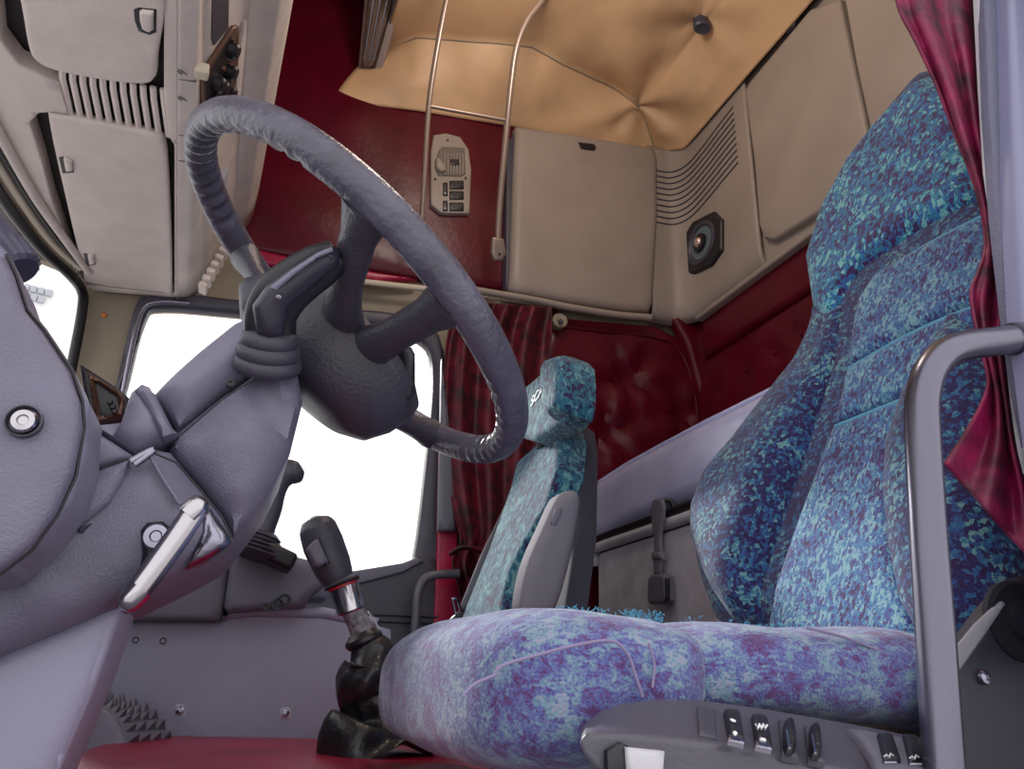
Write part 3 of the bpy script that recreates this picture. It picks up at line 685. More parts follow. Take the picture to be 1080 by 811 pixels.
ppx('lower_shroud', c1, [(186, 458), (232, 421), (284, 386), (300, 378), (314, 396), (319, 425), (306, 478), (288, 515), (264, 548), (246, 571), (236, 546), (214, 518), (178, 477)], lav, CSH, R=.06, H=.035, back=.17, step=.008,
    fn=lambda x, y, d: shroud_fn(x, y, d))
ppx('boot_collar', PY(.705), [(92, 450), (128, 446), (138, 415), (150, 406), (164, 416), (182, 452), (190, 460), (164, 470), (142, 481), (118, 466)], lavflat, CSH, R=.03, H=.022, back=.15, step=.012)
ppx('collar_rib', PY(.69), [(142, 412), (150, 406), (158, 409), (176, 442), (184, 458), (172, 462), (160, 440)], lavflat, CSH, R=.008, H=.008, back=.03, step=.008)
ppx('side_flap', PY(.70), [(60, 450), (92, 450), (118, 466), (142, 482), (112, 492), (78, 506), (60, 520)], lavflat, CSH, R=.006, H=.006, back=.1, step=.015)
cl = PY(.695)
def clfn(x, y, d):
    a = cl.uv(cl.hit(45, 605)); b = cl.uv(cl.hit(75, 540)); s = 0
    for (p, q, h, w) in (((42, 640), (60, 575), .007, .006), ((60, 575), (78, 548), .007, .006)):
        A = V((*cl.uv(cl.hit(*p)), 0)); B = V((*cl.uv(cl.hit(*q)), 0)); P_ = V((x, y, 0)); t = max(0, min(1, (P_-A).dot(B-A)/(B-A).length_squared)); s += h*math.exp(-((P_-A.lerp(B, t)).length/w)**2)
    return s*min(1, d/.02)
ppx('lower_cover', cl, [(-60, 720), (-60, 560), (40, 530), (78, 506), (112, 492), (142, 481), (160, 474), (180, 478), (214, 520), (236, 547), (246, 572), (232, 584), (198, 603), (128, 636), (60, 665), (0, 690)], lav, CSH, R=.035, H=.024, back=.17, step=.014, fn=clfn)
ppx('pocket', PY(.668), [(70, 535), (80, 508), (112, 494), (136, 485), (130, 505), (116, 530), (95, 548), (84, 555), (74, 548)], lav, CSH, R=.012, H=.006, back=.02, step=.008)
ppx('pocket_edge', PY(.667), [(68, 536), (73, 526), (84, 556), (96, 552), (86, 562), (76, 556)], dgrey, CSH, R=.003, H=.003, back=.02, step=.008)
tube('seam', [PY(.676).hit(*p) for p in [(284, 387), (232, 423), (190, 459)]], .0009, black, CSH)
tube('seam', [PY(.672).hit(*p) for p in [(142, 482), (112, 492), (78, 507)]], .0009, black, CSH)
tube('seam', [PY(.666).hit(*p) for p in [(158, 476), (186, 488), (214, 520), (234, 545), (245, 568)]], .0009, black, CSH)
tube('crease', [PY(.667).hit(*p) for p in [(158, 480), (172, 505), (190, 532)]], .002, lav, CSH)
tube('clip', [PY(.665).hit(*p) for p in [(138, 487), (150, 480), (162, 474), (156, 480), (142, 490)]], .003, steel, CSH, sm=4)
screw('shroud_screw', PY(.672).hit(243, 405), (0, -1, 0), .004, black, CSH)
box('hatched_edge', P(100, 632, Y=.70), (.05, .02, .008), black, CSH, M=Matrix.Rotation(-.42, 3, 'Y'))
for i in range(4):
    x = 82+i*8
    tube('edge_stripe', [PY(.684).hit(x, 643-i*3.6), PY(.684).hit(x+7, 632-i*3.2)], .0018, cream, CSH)
# stalk with bellows
ST = root('column_stalk', 'black paddle stalk rising from ribbed rubber bellows on the column', 'lever', P(285, 390, Y=.69))
sy = Plane((0, .69, .68), (0, -1, -.8), V((1, 0, 0)))
ax = (sy.hit(288, 330)-sy.hit(282, 390)).normalized()
b0 = sy.hit(282, 384)
for k, (h, r) in enumerate([(0, .030), (.012, .028), (.024, .025)]):
    v_, f_ = lathe_geo(b0+ax*h, ax, [(-.008, r*.8), (-.006, r), (0, r*1.06), (.006, r), (.010, r*.8)], n=30, sx=1, sy=1, A=V((0, 1, 0)))
    mk('bellows', v_, f_, rubber, ST, ang=60)
stk = [(284, 372), (285, 352), (286, 332), (296, 312), (315, 295), (338, 280), (357, 268)]
sw = [.024, .0235, .0235, .0245, .023, .021, .015]
tube('stalk', [sy.hit(*p) for p in stk], sw, black, ST, sm=6, up=(0, 1, 0), flat=.62, n=20)
ppx('paddle', sy.off(.014), [(266, 322), (280, 302), (308, 280), (335, 263), (350, 258), (359, 268), (357, 280), (335, 298), (318, 312), (305, 322), (300, 352), (284, 358), (270, 350)], mat('dark_glossy_stalk', (.03, .028, .045), .3), ST, R=.012, H=.012, back=.012, step=.008)
ppx('paddle_recess', sy.off(.0265), [(300, 300), (318, 288), (344, 270), (351, 272), (347, 280), (322, 296), (308, 304)], dgrey, ST, R=.006, H=-.006, back=.002, step=.006)
ppx('paddle_rim', sy.off(.0255), [(285, 303), (308, 285), (335, 267), (350, 261), (352, 265), (338, 271), (312, 289), (292, 306)], lavflat, ST, R=.003, H=.002, back=.005, step=.006)
screw('paddle_screw', sy.off(.0265).hit(294, 313), sy.N, .003, steel, ST)
t2 = ppx('far_stalk_base', PY(.88), [(252, 300), (258, 294), (300, 284), (345, 290), (340, 330), (262, 336), (254, 325)], dgrey, None, R=.02, H=.015, back=.03, step=.012)
tag(t2, 'dark grey stalk base beyond the paddle stalk, half hidden by it', 'lever')
# chrome adjuster lever
AL = root('adjuster_lever', 'chrome adjuster lever with round bolt on the side of the column', 'lever', P(165, 566, Y=.655))
ay = PY(.635)
tube('arm', [ay.hit(*p) for p in [(206, 538), (190, 562), (165, 597), (140, 630)]], [.0095, .0095, .0095, .009], chrome, AL, sm=4, n=20, up=(0, 1, 0), flat=.75)
for p in [(208, 534), (138, 633)]:
    v_, f_ = lathe_geo(ay.hit(*p), (.55, 0, .83) if p[0] > 180 else (-.55, 0, -.83), [(-.01, .0095), (0, .0092), (.005, .0075), (.008, .004), (.009, 0)], n=20); mk('arm_end', v_, f_, chrome, AL, ang=60)
ppx('mount', PY(.66), [(148, 560), (155, 551), (172, 550), (184, 560), (178, 580), (160, 612), (140, 640), (128, 645), (126, 638), (146, 604), (150, 586)], black, AL, R=.008, H=.008, back=.03, step=.01)
screw('bolt', PY(.645).hit(165, 566), (-.1, -1, 0), .0105, steel, AL)
ppx('socket', PY(.68), [(212, 546), (222, 536), (245, 570), (232, 582), (214, 592), (196, 600), (206, 574)], steel, AL, R=.01, H=.008, back=.03, step=.01)
# ================================================================== LOWER DASH COVER, PEDAL COLUMN
DC = root('dash_side_cover', 'large rounded lavender grey cover panel with bolt at the left edge', 'cover panel', P(20, 600, Y=.60))
dy = PY(.585)
ppx('panel', dy, [(-90, 250), (-20, 258), (6, 274), (14, 290), (26, 328), (44, 350), (72, 392), (84, 424), (86, 450), (76, 500), (58, 540), (30, 578), (-4, 604), (-90, 612)], lav, DC, R=.014, H=.007, back=.05, step=.012)
tube('panel_gap', [PY(.5925).hit(*p) for p in [(7, 268), (17, 290), (29, 327), (47, 348), (76, 391), (87, 424), (89, 450), (80, 502), (61, 543), (33, 581), (-2, 607)]], .0012, black, DC)
ppx('rim', PY(.60), [(-90, 240), (-10, 250), (10, 268), (20, 290), (32, 326), (50, 348), (78, 390), (90, 420), (96, 428), (93, 452), (92, 480), (78, 528), (48, 568), (12, 600), (-12, 612), (-90, 620)], lavflat, DC, R=.010, H=.008, back=.06, step=.016)
lathe('bolt_seat', PY(.574).hit(25, 444), (0, -1, 0), [(-.01, .0115), (.0015, .0115), (.002, .0105), (-.002, .0095), (-.002, 0)], dgrey, DC)
screw('bolt', PY(.572).hit(25, 444), (0, -1, 0), .0085, chrome, DC)
KN = root('knurled_knob', 'dark knurled knob above the dash side cover', 'knob', P(8, 275, Y=.75))
kc = P(6, 268, Y=.75); kax = V((.55, -.1, -.6)).normalized()
NK = 40; v = []; f = []
for j, (h, r) in enumerate([(-.05, .019), (-.012, .0205), (0, .0215), (.004, .0215), (.008, .0215), (.012, .0215), (.016, .0215), (.02, .0215), (.024, .018), (.025, 0.0005)]):
    N_, A_, B_ = axes(kax)
    for k in range(NK):
        a = 2*math.pi*k/NK; q = (1.06 if k % 2 else .97) if 2 <= j <= 7 else 1
        v.append(kc+N_*h+(A_*math.cos(a)+B_*math.sin(a))*r*q)
for j in range(9):
    for k in range(NK): f.append((j*NK+k, j*NK+(k+1) % NK, (j+1)*NK+(k+1) % NK, (j+1)*NK+k))
mk('grip', v, f, mat('knob_blue_black', (.05, .05, .09), .4), KN, ang=20)
IB = root('instrument_panel', 'dark instrument panel end with copper edged window beside the column', 'instrument panel', P(110, 440, Y=.85))
ppx('end_panel', PY(.86), [(84, 384), (97, 392), (128, 412), (140, 424), (132, 440), (100, 446), (92, 436)], black, IB, R=.006, H=.005, back=.25, step=.012)
ppx('frame', PY(.852), [(92, 392), (98, 396), (127, 414), (132, 422), (128, 438), (104, 444), (98, 430)], copper, IB, R=.006, H=.006, back=.01, step=.01, holes=[[(100, 402), (123, 417), (126, 430), (122, 436), (107, 440)]])
ppx('window', PY(.856), [(99, 400), (124, 416), (127, 430), (122, 438), (106, 441)], mat('green_grey_display', (.2, .25, .24), .2), IB, R=.004, H=0, back=.01, step=.02)
for p in [(116, 424), (119, 429), (121, 434)]: lathe('warning_light', PY(.851).hit(*p), (0, -1, 0), [(0, .003), (.002, .002), (.002, 0)], black, IB, n=10)
db = puff('dash_top', PZ(.70, True), [(-.66, .66), (-.28, .66), (-.24, .9), (-.36, 1.2), (-.44, 2.02), (-.66, 2.02)], lavflat, R=.04, H=.02, back=.12, step=.05); db.name = 'dashboard'
tag(db, 'lavender grey dashboard top under the windscreen', 'dashboard')
PC = root('column_support', 'smooth lavender upright panel beneath the steering column at lower left', 'support panel', P(60, 811, Y=.72))
ppx('panel', PY(.725), [(-60, 712), (0, 684), (60, 658), (112, 634), (128, 640), (127, 652), (100, 728), (64, 812), (40, 870), (-60, 870)], lavlight, PC, R=.02, H=.014, back=.10, step=.02)
ppx('edge_band', PY(.722), [(112, 634), (128, 640), (127, 652), (100, 728), (64, 812), (52, 812), (86, 728)], lavlight, PC, R=.01, H=.008, back=.02, step=.012)
ppx('shadow_gap', PY(.735), [(-60, 705), (0, 676), (60, 650), (125, 622), (130, 640), (60, 670), (0, 694), (-60, 720)], black, PC, R=.004, H=.0, back=.05, step=.03)
# ================================================================== DRIVER SEAT
D = root('driver_seat', 'driver seat in blue and teal patterned fabric with frayed cushion and switch panel', 'seat', (.5, .75, .30))
sn = V((-.932, 0, .363)).normalized()
def sp(d): return Plane(V((.66, .74, .46))+sn*d, sn, V((0, -1, 0)))
s0 = sp(0)
BK = [(990, 78), (1012, 92), (1040, 120), (1070, 180), (1086, 260), (1088, 360), (1088, 470), (1088, 600), (1078, 700), (960, 700), (780, 668), (757, 640), (745, 600), (744, 562), (760, 515), (806, 448), (850, 384), (868, 330), (861, 285), (873, 240), (900, 186), (934, 140), (965, 104)]
ppx('backrest', sp(-.03), BK, fab_back, D, R=.05, H=.045, back=.07, step=.025, curve=True)
ppx('back_shell', sp(-.095), [(930+(x-930)*.97+8, y) for x, y in BK], dgrey, D, R=.02, H=.005, back=.02, step=.04)
# head section
ppx('head_section', sp(-.012), [(990, 84), (1010, 96), (1034, 130), (1048, 180), (1052, 226), (1035, 232), (980, 260), (926, 294), (912, 312), (900, 340), (880, 352), (866, 335), (858, 285), (872, 236), (902, 180), (935, 138), (966, 106)], fab_head, D, R=.05, H=.045, back=.03, step=.016, curve=False)
# wings
ppx('side_bolster', sp(-.01), [(866, 322), (884, 330), (905, 326), (897, 388), (874, 466), (848, 545), (826, 612), (816, 662), (790, 668), (764, 632), (748, 592), (746, 560), (762, 516), (808, 446), (850, 386), (864, 350), (868, 318), (900, 300)], fab_back, D, R=.075, H=.075, back=.03, step=.014, fn=lambda x, y, d: -.045*max(0, min(1, (y-.30)/.25))*min(1, d/.05))
ppx('side_bolster', sp(-.01), [(1024, 336), (1048, 332), (1070, 360), (1082, 450), (1086, 560), (1078, 690), (990, 700), (966, 662), (952, 600), (945, 540), (948, 490), (966, 430), (996, 380)], fab_back, D, R=.07, H=.06, back=.03, step=.018)
# centre panel in three sewn sections
for pts in ([(1040, 228), (1055, 260), (1052, 312), (1024, 324), (960, 352), (896, 388), (902, 346), (908, 318), (926, 291), (980, 258)],
            [(1040, 318), (1024, 326), (960, 354), (896, 390), (890, 420), (882, 449), (940, 426), (1000, 402), (1030, 350)],
            [(1004, 404), (940, 428), (882, 451), (868, 490), (842, 560), (822, 620), (812, 672), (880, 690), (980, 690), (972, 660), (954, 600), (946, 540), (950, 490), (972, 440)]):
    ppx('centre_panel', sp(.02), pts, fab_ins, D, R=.018, H=.012, back=.04, step=.016)
for pts in ([(1040, 227), (980, 258), (926, 292)], [(1030, 323), (960, 353), (896, 389)], [(1002, 403), (940, 427), (882, 450)]):
    tube('piping', [sp(.028).hit(*p) for p in pts], .0035, mat('teal_piping', (.10, .33, .5), .6), D, sm=4)
tube('piping', [sp(.022).hit(*p) for p in [(926, 292), (908, 318), (902, 346), (896, 389), (882, 450), (868, 490), (842, 560), (822, 620), (813, 668)]], .003, fab_back, D, sm=4)
# cushion: one moulding, rounded at the nose
def cush(name, secs, m, nx=40):
    """secs: x, z bottom, z top, y near, y far ; rounded sections"""
    K = 44; v = []; f = []
    S_ = smooth_path([V((a, b, c)) for a, b, c, _, _ in secs], 6); T_ = smooth_path([V((a, d, e)) for a, _, _, d, e in secs], 6)
    for i, (a, b) in enumerate(zip(S_, T_)):
        zc, zh, yc, yh = (a.y+a.z)/2, (a.z-a.y)/2, (b.y+b.z)/2, (b.z-b.y)/2
        for k in range(K):
            an = 2*math.pi*k/K; c_, s_ = math.cos(an), math.sin(an); e = .55
            y = yc+yh*math.copysign(abs(c_)**e, c_); z = zc+zh*math.copysign(abs(s_)**e, s_)
            w = .004*mnoise.noise(V((a.x*14, y*14, z*14)))
            v.append(V((a.x, y+w, z+w+.006*math.sin((a.x-.2)*38)*max(0, s_)*.5)))
    n = len(S_)
    for i in range(n-1):
        for k in range(K): f.append((i*K+k, i*K+(k+1) % K, (i+1)*K+(k+1) % K, (i+1)*K+k))
    f.append(tuple(range(K))[::-1]); f.append(tuple((n-1)*K+k for k in range(K)))
    return mk(name, v, f, m, D, ang=0)
cush('cushion', [(.30, .37, .455, .56, 1.0), (.40, .375, .462, .53, 1.01), (.52, .375, .468, .525, 1.01), (.62, .37, .468, .525, 1.0), (.70, .372, .46, .525, .99), (.77, .374, .448, .53, .97), (.80, .385, .43, .55, .95)], fab_cush)
cush('cushion_nose', [(.178, .39, .405, .70, .85), (.181, .362, .43, .62, .96), (.192, .345, .448, .57, 1.0), (.22, .336, .461, .535, 1.02), (.27, .335, .468, .525, 1.025), (.32, .345, .468, .525, 1.02), (.352, .365, .462, .535, 1.01), (.368, .39, .445, .56, .98)], fab_cush)
py_ = .518
tube('seam', [P(x, y, Y=py_) for x, y in [(522, 712), (530, 702), (570, 690), (610, 680), (645, 676), (662, 690), (670, 712), (678, 735)]], .0012, thread, D, sm=5)
tube('seam', [P(x, y, Y=py_) for x, y in [(522, 712), (500, 722), (488, 735)]], .0011, thread, D, sm=5)
tube('seam', [P(x, y, Y=py_) for x, y in [(684, 678), (690, 700), (688, 725)]], .0011, thread, D, sm=5)
tube('seam', [P(x, y, Y=.53) for x, y in [(850, 662), (890, 672), (935, 690), (962, 706)]], .0012, thread, D, sm=5)
# frayed threads standing on the worn top edge: too many to count
mb = MB()
for i in range(700):
    g = random.choice([(592, 690), (592, 690), (660, 700), (790, 850), (690, 800)])
    px = random.uniform(*g); y = random.uniform(.60, .9); X_ = (P(px, 660, Y=y)).x
    b = V((X_, y, .464)); d = V((random.gauss(0, .6), random.gauss(0, .4), random.uniform(.4, 1.1)))*random.uniform(.002, .0065)
    v_, f_ = tube_geo([b, b+d*.5+V((random.gauss(0, .002), 0, 0)), b+d], [.0004, .0004, .0002], n=4); mb.add(v_, f_)
fr = mb.build('frayed_threads', tealthread, D, ang=0); fr['kind'] = 'stuff'
# suspension base under the cushion
box('seat_base', (.50, .78, .345), (.42, .38, .06), black, D, bevel=.01)
# side panel with switches
A_, B_ = .51, .445
xs_ = [612, 618, 632, 655, 690, 740, 800, 860, 920, 968, 1010]
top = [772, 762, 750, 741, 736, 737, 745, 755, 766, 776, 786]
rdg = [778, 774, 772, 773, 776, 782, 793, 805, 818, 828, 840]
bot = [786, 800, 815, 826, 836, 850, 868, 880, 890, 900, 910]
pod = [[P(x, t, Y=A_), P(x, r-(r-t)*.12, Y=B_+.008), P(x, r, Y=B_), P(x, b, Y=B_), P(x, b, Y=A_)] for x, t, r, b in zip(xs_, top, rdg, bot)]
v = []; f = []; n = 5
for s in pod: v += s
for i in range(len(pod)-1):
    for k in range(n): f.append((i*n+k, i*n+(k+1) % n, (i+1)*n+(k+1) % n, (i+1)*n+k))
f.append(tuple(range(n))[::-1]); f.append(tuple((len(pod)-1)*n+k for k in range(n)))
pd = mk('switch_panel', v, f, mat('switch_panel_plastic', (.075, .07, .095), .4, bump=.15, bscale=300), D, bevel=.005, ang=50)
p1, p2, p3 = P(745, 738, Y=A_), P(745, 782, Y=B_+.004), P(930, 768, Y=A_)
nn = (p2-p1).cross(p3-p1).normalized()
if nn.z < 0: nn = -nn
tp = Plane(p1+nn*.0012, nn, V((1, 0, 0)))
def tile(name, pts, m, h, parent=pd, **k): return ppx(name, tp, pts, m, parent, R=k.pop('R', .003), H=h, back=.004, step=.006, **k)
tile('blank', [(735, 746), (754, 749), (756, 780), (737, 776)], dgrey, .002)
for pts, sym in (([(763, 752), (780, 754), (785, 785), (768, 781)], 0), ([(792, 757), (809, 760), (814, 791), (797, 787)], 1)):
    w_ = tile('switch', pts, black, .005)
    c = [sum(p[i] for p in pts)/4 for i in (0, 1)]
    ppx('switch_edge', tp.off(.006), [(pts[3][0], pts[3][1]-6), (pts[2][0], pts[2][1]-5), pts[2], pts[3]], steel, w_, R=.001, H=.001, back=.003, step=.006)
    if sym == 0:
        lathe('symbol', tp.off(.006).hit(c[0]-1, c[1]-8), nn, [(0, .002), (.0006, .0018), (.0006, 0)], silverprint, w_, n=16)
        ppx('symbol', tp.off(.0065), [(c[0]-1, c[1]+4), (c[0]+1, c[1]+2), (c[0]+4, c[1]+5), (c[0]+2, c[1]+7)], silverprint, w_, R=.0005, H=.0003, back=.001, step=.004)
    else:
        tube('symbol', [tp.off(.0065).hit(c[0]+a, c[1]+b) for a, b in [(-6, -10), (-4, -5), (-2, -10), (0, -5), (2, -10), (4, -5), (6, -9)]], .0008, silverprint, w_, n=6)
        tube('symbol', [tp.off(.0065).hit(c[0]+a, c[1]+b) for a, b in [(-1, 6), (4, 7)]], .0012, silverprint, w_, n=6)
for pts in ([(821, 760), (838, 763), (843, 800), (825, 797)], [(848, 766), (865, 769), (870, 805), (853, 801)]):
    fr_ = tile('switch_frame', pts, dgrey, .002)
    c = [sum(p[i] for p in pts)/4 for i in (0, 1)]
    ppx('rocker', tp.off(.003), [(c[0]-6, c[1]-14), (c[0]+3, c[1]-15), (c[0]+6, c[1]-8), (c[0]+7, c[1]+11), (c[0]+3, c[1]+15), (c[0]-3, c[1]+14), (c[0]-6, c[1]+6)], black, fr_, R=.005, H=.009, back=.002, step=.004)
    tube('rocker_shine', [tp.off(.012).hit(c[0]-2, c[1]-10), tp.off(.012).hit(c[0]+1, c[1]+9)], .0008, steel, fr_, n=6)
ppx('end_section', tp.off(.0005), [(893, 770), (960, 783), (1010, 792), (1010, 838), (925, 822), (918, 800), (905, 780)], mgrey, pd, R=.006, H=.004, back=.004, step=.01)
for pts in ([(924, 777), (941, 779), (950, 806), (931, 805)], [(951, 778), (968, 781), (976, 808), (958, 807)]):
    w_ = ppx('switch', tp.off(.004), pts, black, pd, R=.003, H=.005, back=.004, step=.006)
    c = [sum(p[i] for p in pts)/4 for i in (0, 1)]
    tube('symbol', [tp.off(.0105).hit(c[0]+a, c[1]+b) for a, b in [(-4, 6), (-1, 4), (1, 7), (3, 3), (6, 5)]], .0006, greyprint, w_, n=6)
    tube('symbol', [tp.off(.0105).hit(c[0]+a, c[1]+b) for a, b in [(-5, 12), (8, 12)]], .001, steel, w_, n=6)
ppx('release_tab', PY(.438), [(660, 788), (700, 792), (697, 830), (662, 830)], white, pd, R=.004, H=.004, back=.02, step=.01)
ppx('tab_gap', PY(.441), [(640, 792), (655, 783), (662, 786), (662, 830), (640, 830)], black, pd, R=.003, H=.002, back=.01, step=.01)
box('panel_bracket', P(860, 760, Y=.59), (.28, .05, .02), mat('brown_strip', (.13, .10, .08), .6), D, bevel=.004)
# ================================================================== PASSENGER SEAT
Q = root('passenger_seat', 'passenger seat with high teal patterned back, headrest and folded grey armrest', 'seat', (.55, 1.5, .30))
qn = V((-.95, 0, .31)).normalized()
def qp(d): return Plane(V((.50, 1.5, .5))+qn*d, qn, V((0, -1, 0)))
FACE = [(490, 668), (505, 630), (524, 582), (545, 520), (552, 490), (562, 480), (588, 460), (602, 450), (606, 462), (602, 500), (590, 540), (566, 580), (550, 614), (542, 668)]
ppx('backrest', qp(0), FACE, fab_pass, Q, R=.03, H=.025, back=.03, step=.016)
ppx('side_bolster', qp(-.004), [(592, 460), (602, 450), (606, 456), (605, 500), (594, 540), (568, 582), (552, 616), (544, 668), (532, 668), (546, 612), (564, 575), (586, 530), (594, 490)], fab_pass, Q, R=.02, H=.034, back=.02, step=.012)
ppx('back_shell', qp(-.03), [(598, 448), (604, 443), (613, 449), (616, 470), (612, 560), (596, 668), (482, 668), (508, 610), (532, 560), (548, 500), (564, 470)], shellm, Q, R=.012, H=.006, back=.035, step=.02)
tube('piping', [qp(.034).hit(*p) for p in [(590, 545), (574, 574), (558, 602), (550, 632), (547, 660)]], .005, mat('pale_teal_piping', (.22, .34, .42), .7), Q, sm=5)
hp = Plane((.60, 1.5, 1.05), (-.985, 0, .17), V((0, -1, 0)))
hr = ppx('headrest', hp, [(556, 410), (578, 392), (590, 380), (604, 377), (608, 384), (609, 420), (606, 438), (596, 448), (578, 460), (566, 466), (555, 463), (552, 440)], fab_pass, Q, R=.014, H=.012, back=.04, step=.012)
ppx('headrest_wing', hp.off(.002), [(584, 394), (592, 381), (604, 377), (609, 384), (610, 400), (609, 424), (605, 438), (592, 446), (586, 434), (584, 412)], fab_pass, hr, R=.022, H=.042, back=.04, step=.010)
textobj('lettering', 'SCANIA', .040, hp.off(.0135), hp.off(.0135).hit(560, 425), silverprint, hr, rot=math.radians(9), align='LEFT')
tube('headrest_post', [hp.hit(572, 458), qp(0).hit(568, 480)], .008, black, Q)
arm = PY(1.20)
ar = ppx('armrest', arm, [(q.x, q.y) for q in smooth_path([V((a, b, 0)) for a, b in [(574, 552), (586, 526), (594, 519), (604, 518), (610, 524), (610, 540), (602, 584), (591, 626), (582, 646), (568, 652), (554, 651), (548, 642), (550, 618), (558, 588)]], 3, True)], mat('armrest_grey', (.2, .195, .23), .75, bump=.1, spec=.2), Q, R=.02, H=.014, back=.035, step=.012)
ppx('armrest_hub', arm.off(.012), [(580, 552), (586, 536), (594, 534), (592, 544), (586, 556)], mgrey, ar, R=.004, H=.003, back=.008, step=.008)
box('seat_cushion', (.49, 1.55, .40), (.34, .36, .11), fab_pass, Q, bevel=.03)
box('seat_base', (.49, 1.56, .31), (.28, .30, .07), black, Q, bevel=.01)
BL = root('seat_belt', 'grey seat belt hanging beside the passenger seat with metal tongue', 'seat belt', P(490, 650, Y=1.72))
bl = PY(1.74)
ppx('webbing', bl, [(556, 484), (560, 490), (540, 535), (515, 588), (498, 640), (489, 644), (486, 638), (508, 584), (534, 530)], belt, BL, R=.004, H=.002, back=.003, step=.02)
ppx('tongue', bl.off(.01), [(476, 630), (482, 630), (487, 650), (480, 650)], steel, BL, R=.002, H=.002, back=.003, step=.006, holes=[[(478.5, 633), (481, 633), (484, 645), (481.5, 645)]])
ppx('buckle', bl.off(.012), [(476, 652), (484, 645), (494, 646), (497, 660), (474, 664)], black, BL, R=.005, H=.006, back=.012, step=.01)
# ================================================================== GEAR LEVER, CONSOLES, FLOOR COVER
gy = PY(1.15)
G = root('gear_lever', 'gear lever with black grip, chrome collar and leather boot before the driver seat', 'gear lever', gy.hit(390, 780))
gp = lambda x, y: gy.hit(x, y)
axis = (gp(338, 560)-gp(372, 668)).normalized()
ks = [(332, 546), (338, 562), (350, 590), (360, 612)]
tube('grip', [gp(331, 545), gp(332, 549), gp(335, 557), gp(341, 574), gp(350, 596), gp(357, 612)], [.006, .020, .0275, .030, .028, .0225], dgrey, G, sm=6, n=26)
ppx('grip_switch', PY(1.118), [(323, 579), (331, 570), (335, 568), (346, 592), (338, 598), (332, 597)], mgrey, G, R=.004, H=.006, back=.012, step=.006)
ppx('switch_slot', PY(1.119), [(333, 568), (337, 567), (348, 594), (343, 597)], black, G, R=.002, H=.002, back=.012, step=.006)
def ring(name, p, h, r, m): 
    v, f = lathe_geo(gp(*p), axis, [(-h, r), (h, r), (h*.9, r*.8), (-h*.9, r*.8)], n=32); return mk(name, v, f, m, G, ang=30)
lathe('collar', gp(366, 630), axis, [(-.022, .0195), (-.02, .021), (.018, .021), (.022, .0185), (.024, 0)], chrome, G)
lathe('red_ring', gp(361.5, 617), axis, [(-.003, .022), (.003, .022), (.003, .0)], redring, G)
lathe('flange', gp(360.5, 615), axis, [(-.003, .0255), (0, .027), (.003, .0255), (.003, .0)], black, G)
tube('neck', [gp(368, 636), gp(378, 656), gp(384, 674)], [.0165, .0165, .017], mat('speckled_worn_neck', (.10, .095, .11), .55, col2=(.3, .28, .3), vscale=120), G)
lathe('neck_flange', gp(383, 672), axis, [(-.012, .024), (-.006, .028), (0, .027), (.004, .022), (.008, .019), (.008, 0)], black, G)
# boot with sagging folds
bt = root('x', 'x', 'x', (0, 0, 0)); bpy.data.objects.remove(bt)
secs = [((386, 676), .022), ((392, 690), .034), ((394, 706), .044), ((386, 722), .043), ((386, 736), .036), ((396, 750), .042), ((400, 764), .060), ((396, 776), .078), ((398, 786), .088)]
path = smooth_path([gp(*p) for p, _ in secs], 6); rad = []
for i in range(len(secs)-1): rad += [secs[i][1]+(secs[i+1][1]-secs[i][1])*j/6 for j in range(6)]
rad.append(secs[-1][1])
def bootfn(i, an): return 1+.10*math.sin(an*3+i*.16)*min(1, i/10)+.03*math.sin(an*7-i*.3)*min(1, i/8)+.08*mnoise.noise(V((math.cos(an)*1.6, math.sin(an)*1.6, i*.22)))
v, f = tube_geo(path, rad, n=56, rfn=bootfn); mk('boot', v, f, leather, G, ang=0)
tube('boot_base', [P(x, y, Y=1.13) for x, y in [(345, 775), (360, 766), (390, 770), (420, 775), (446, 780)]], [.006, .012, .013, .011, .006], leather, G, sm=4)
tube('boot_thread', [gp(388, 645), gp(398, 660), gp(408, 680), gp(414, 690)], .0012, white, G, sm=5)
# far lever on the passenger dash
K = root('brake_lever', 'small dark curved lever on ribbed bellows against the bright window', 'lever', P(280, 585, Y=1.35))
ky = PY(1.35)
tube('handle', [ky.hit(*p) for p in [(276, 570), (281, 555), (287, 537), (290, 520), (296, 508), (303, 500), (308, 494)]], [.018, .016, .0165, .018, .017, .020, .012], dgrey, K, sm=5, n=18)
tube('knob', [ky.hit(*p) for p in [(300, 488), (306, 494), (311, 502), (313, 509)]], [.008, .018, .018, .008], dgrey, K, sm=4, n=18)
kax = (ky.hit(280, 556)-ky.hit(268, 586)).normalized()
for i in range(5):
    v, f = lathe_geo(ky.hit(276-i*1.5, 566+i*4.5), kax, [(-.008, .024+.003*i), (0, .034+.004*i), (.008, .024+.003*i)], n=26); mk('bellows', v, f, rubber, K, ang=60)
box('lever_mount', ky.hit(284, 584), (.09, .07, .03), black, K, bevel=.008, M=Matrix.Rotation(.35, 3, 'Y'))
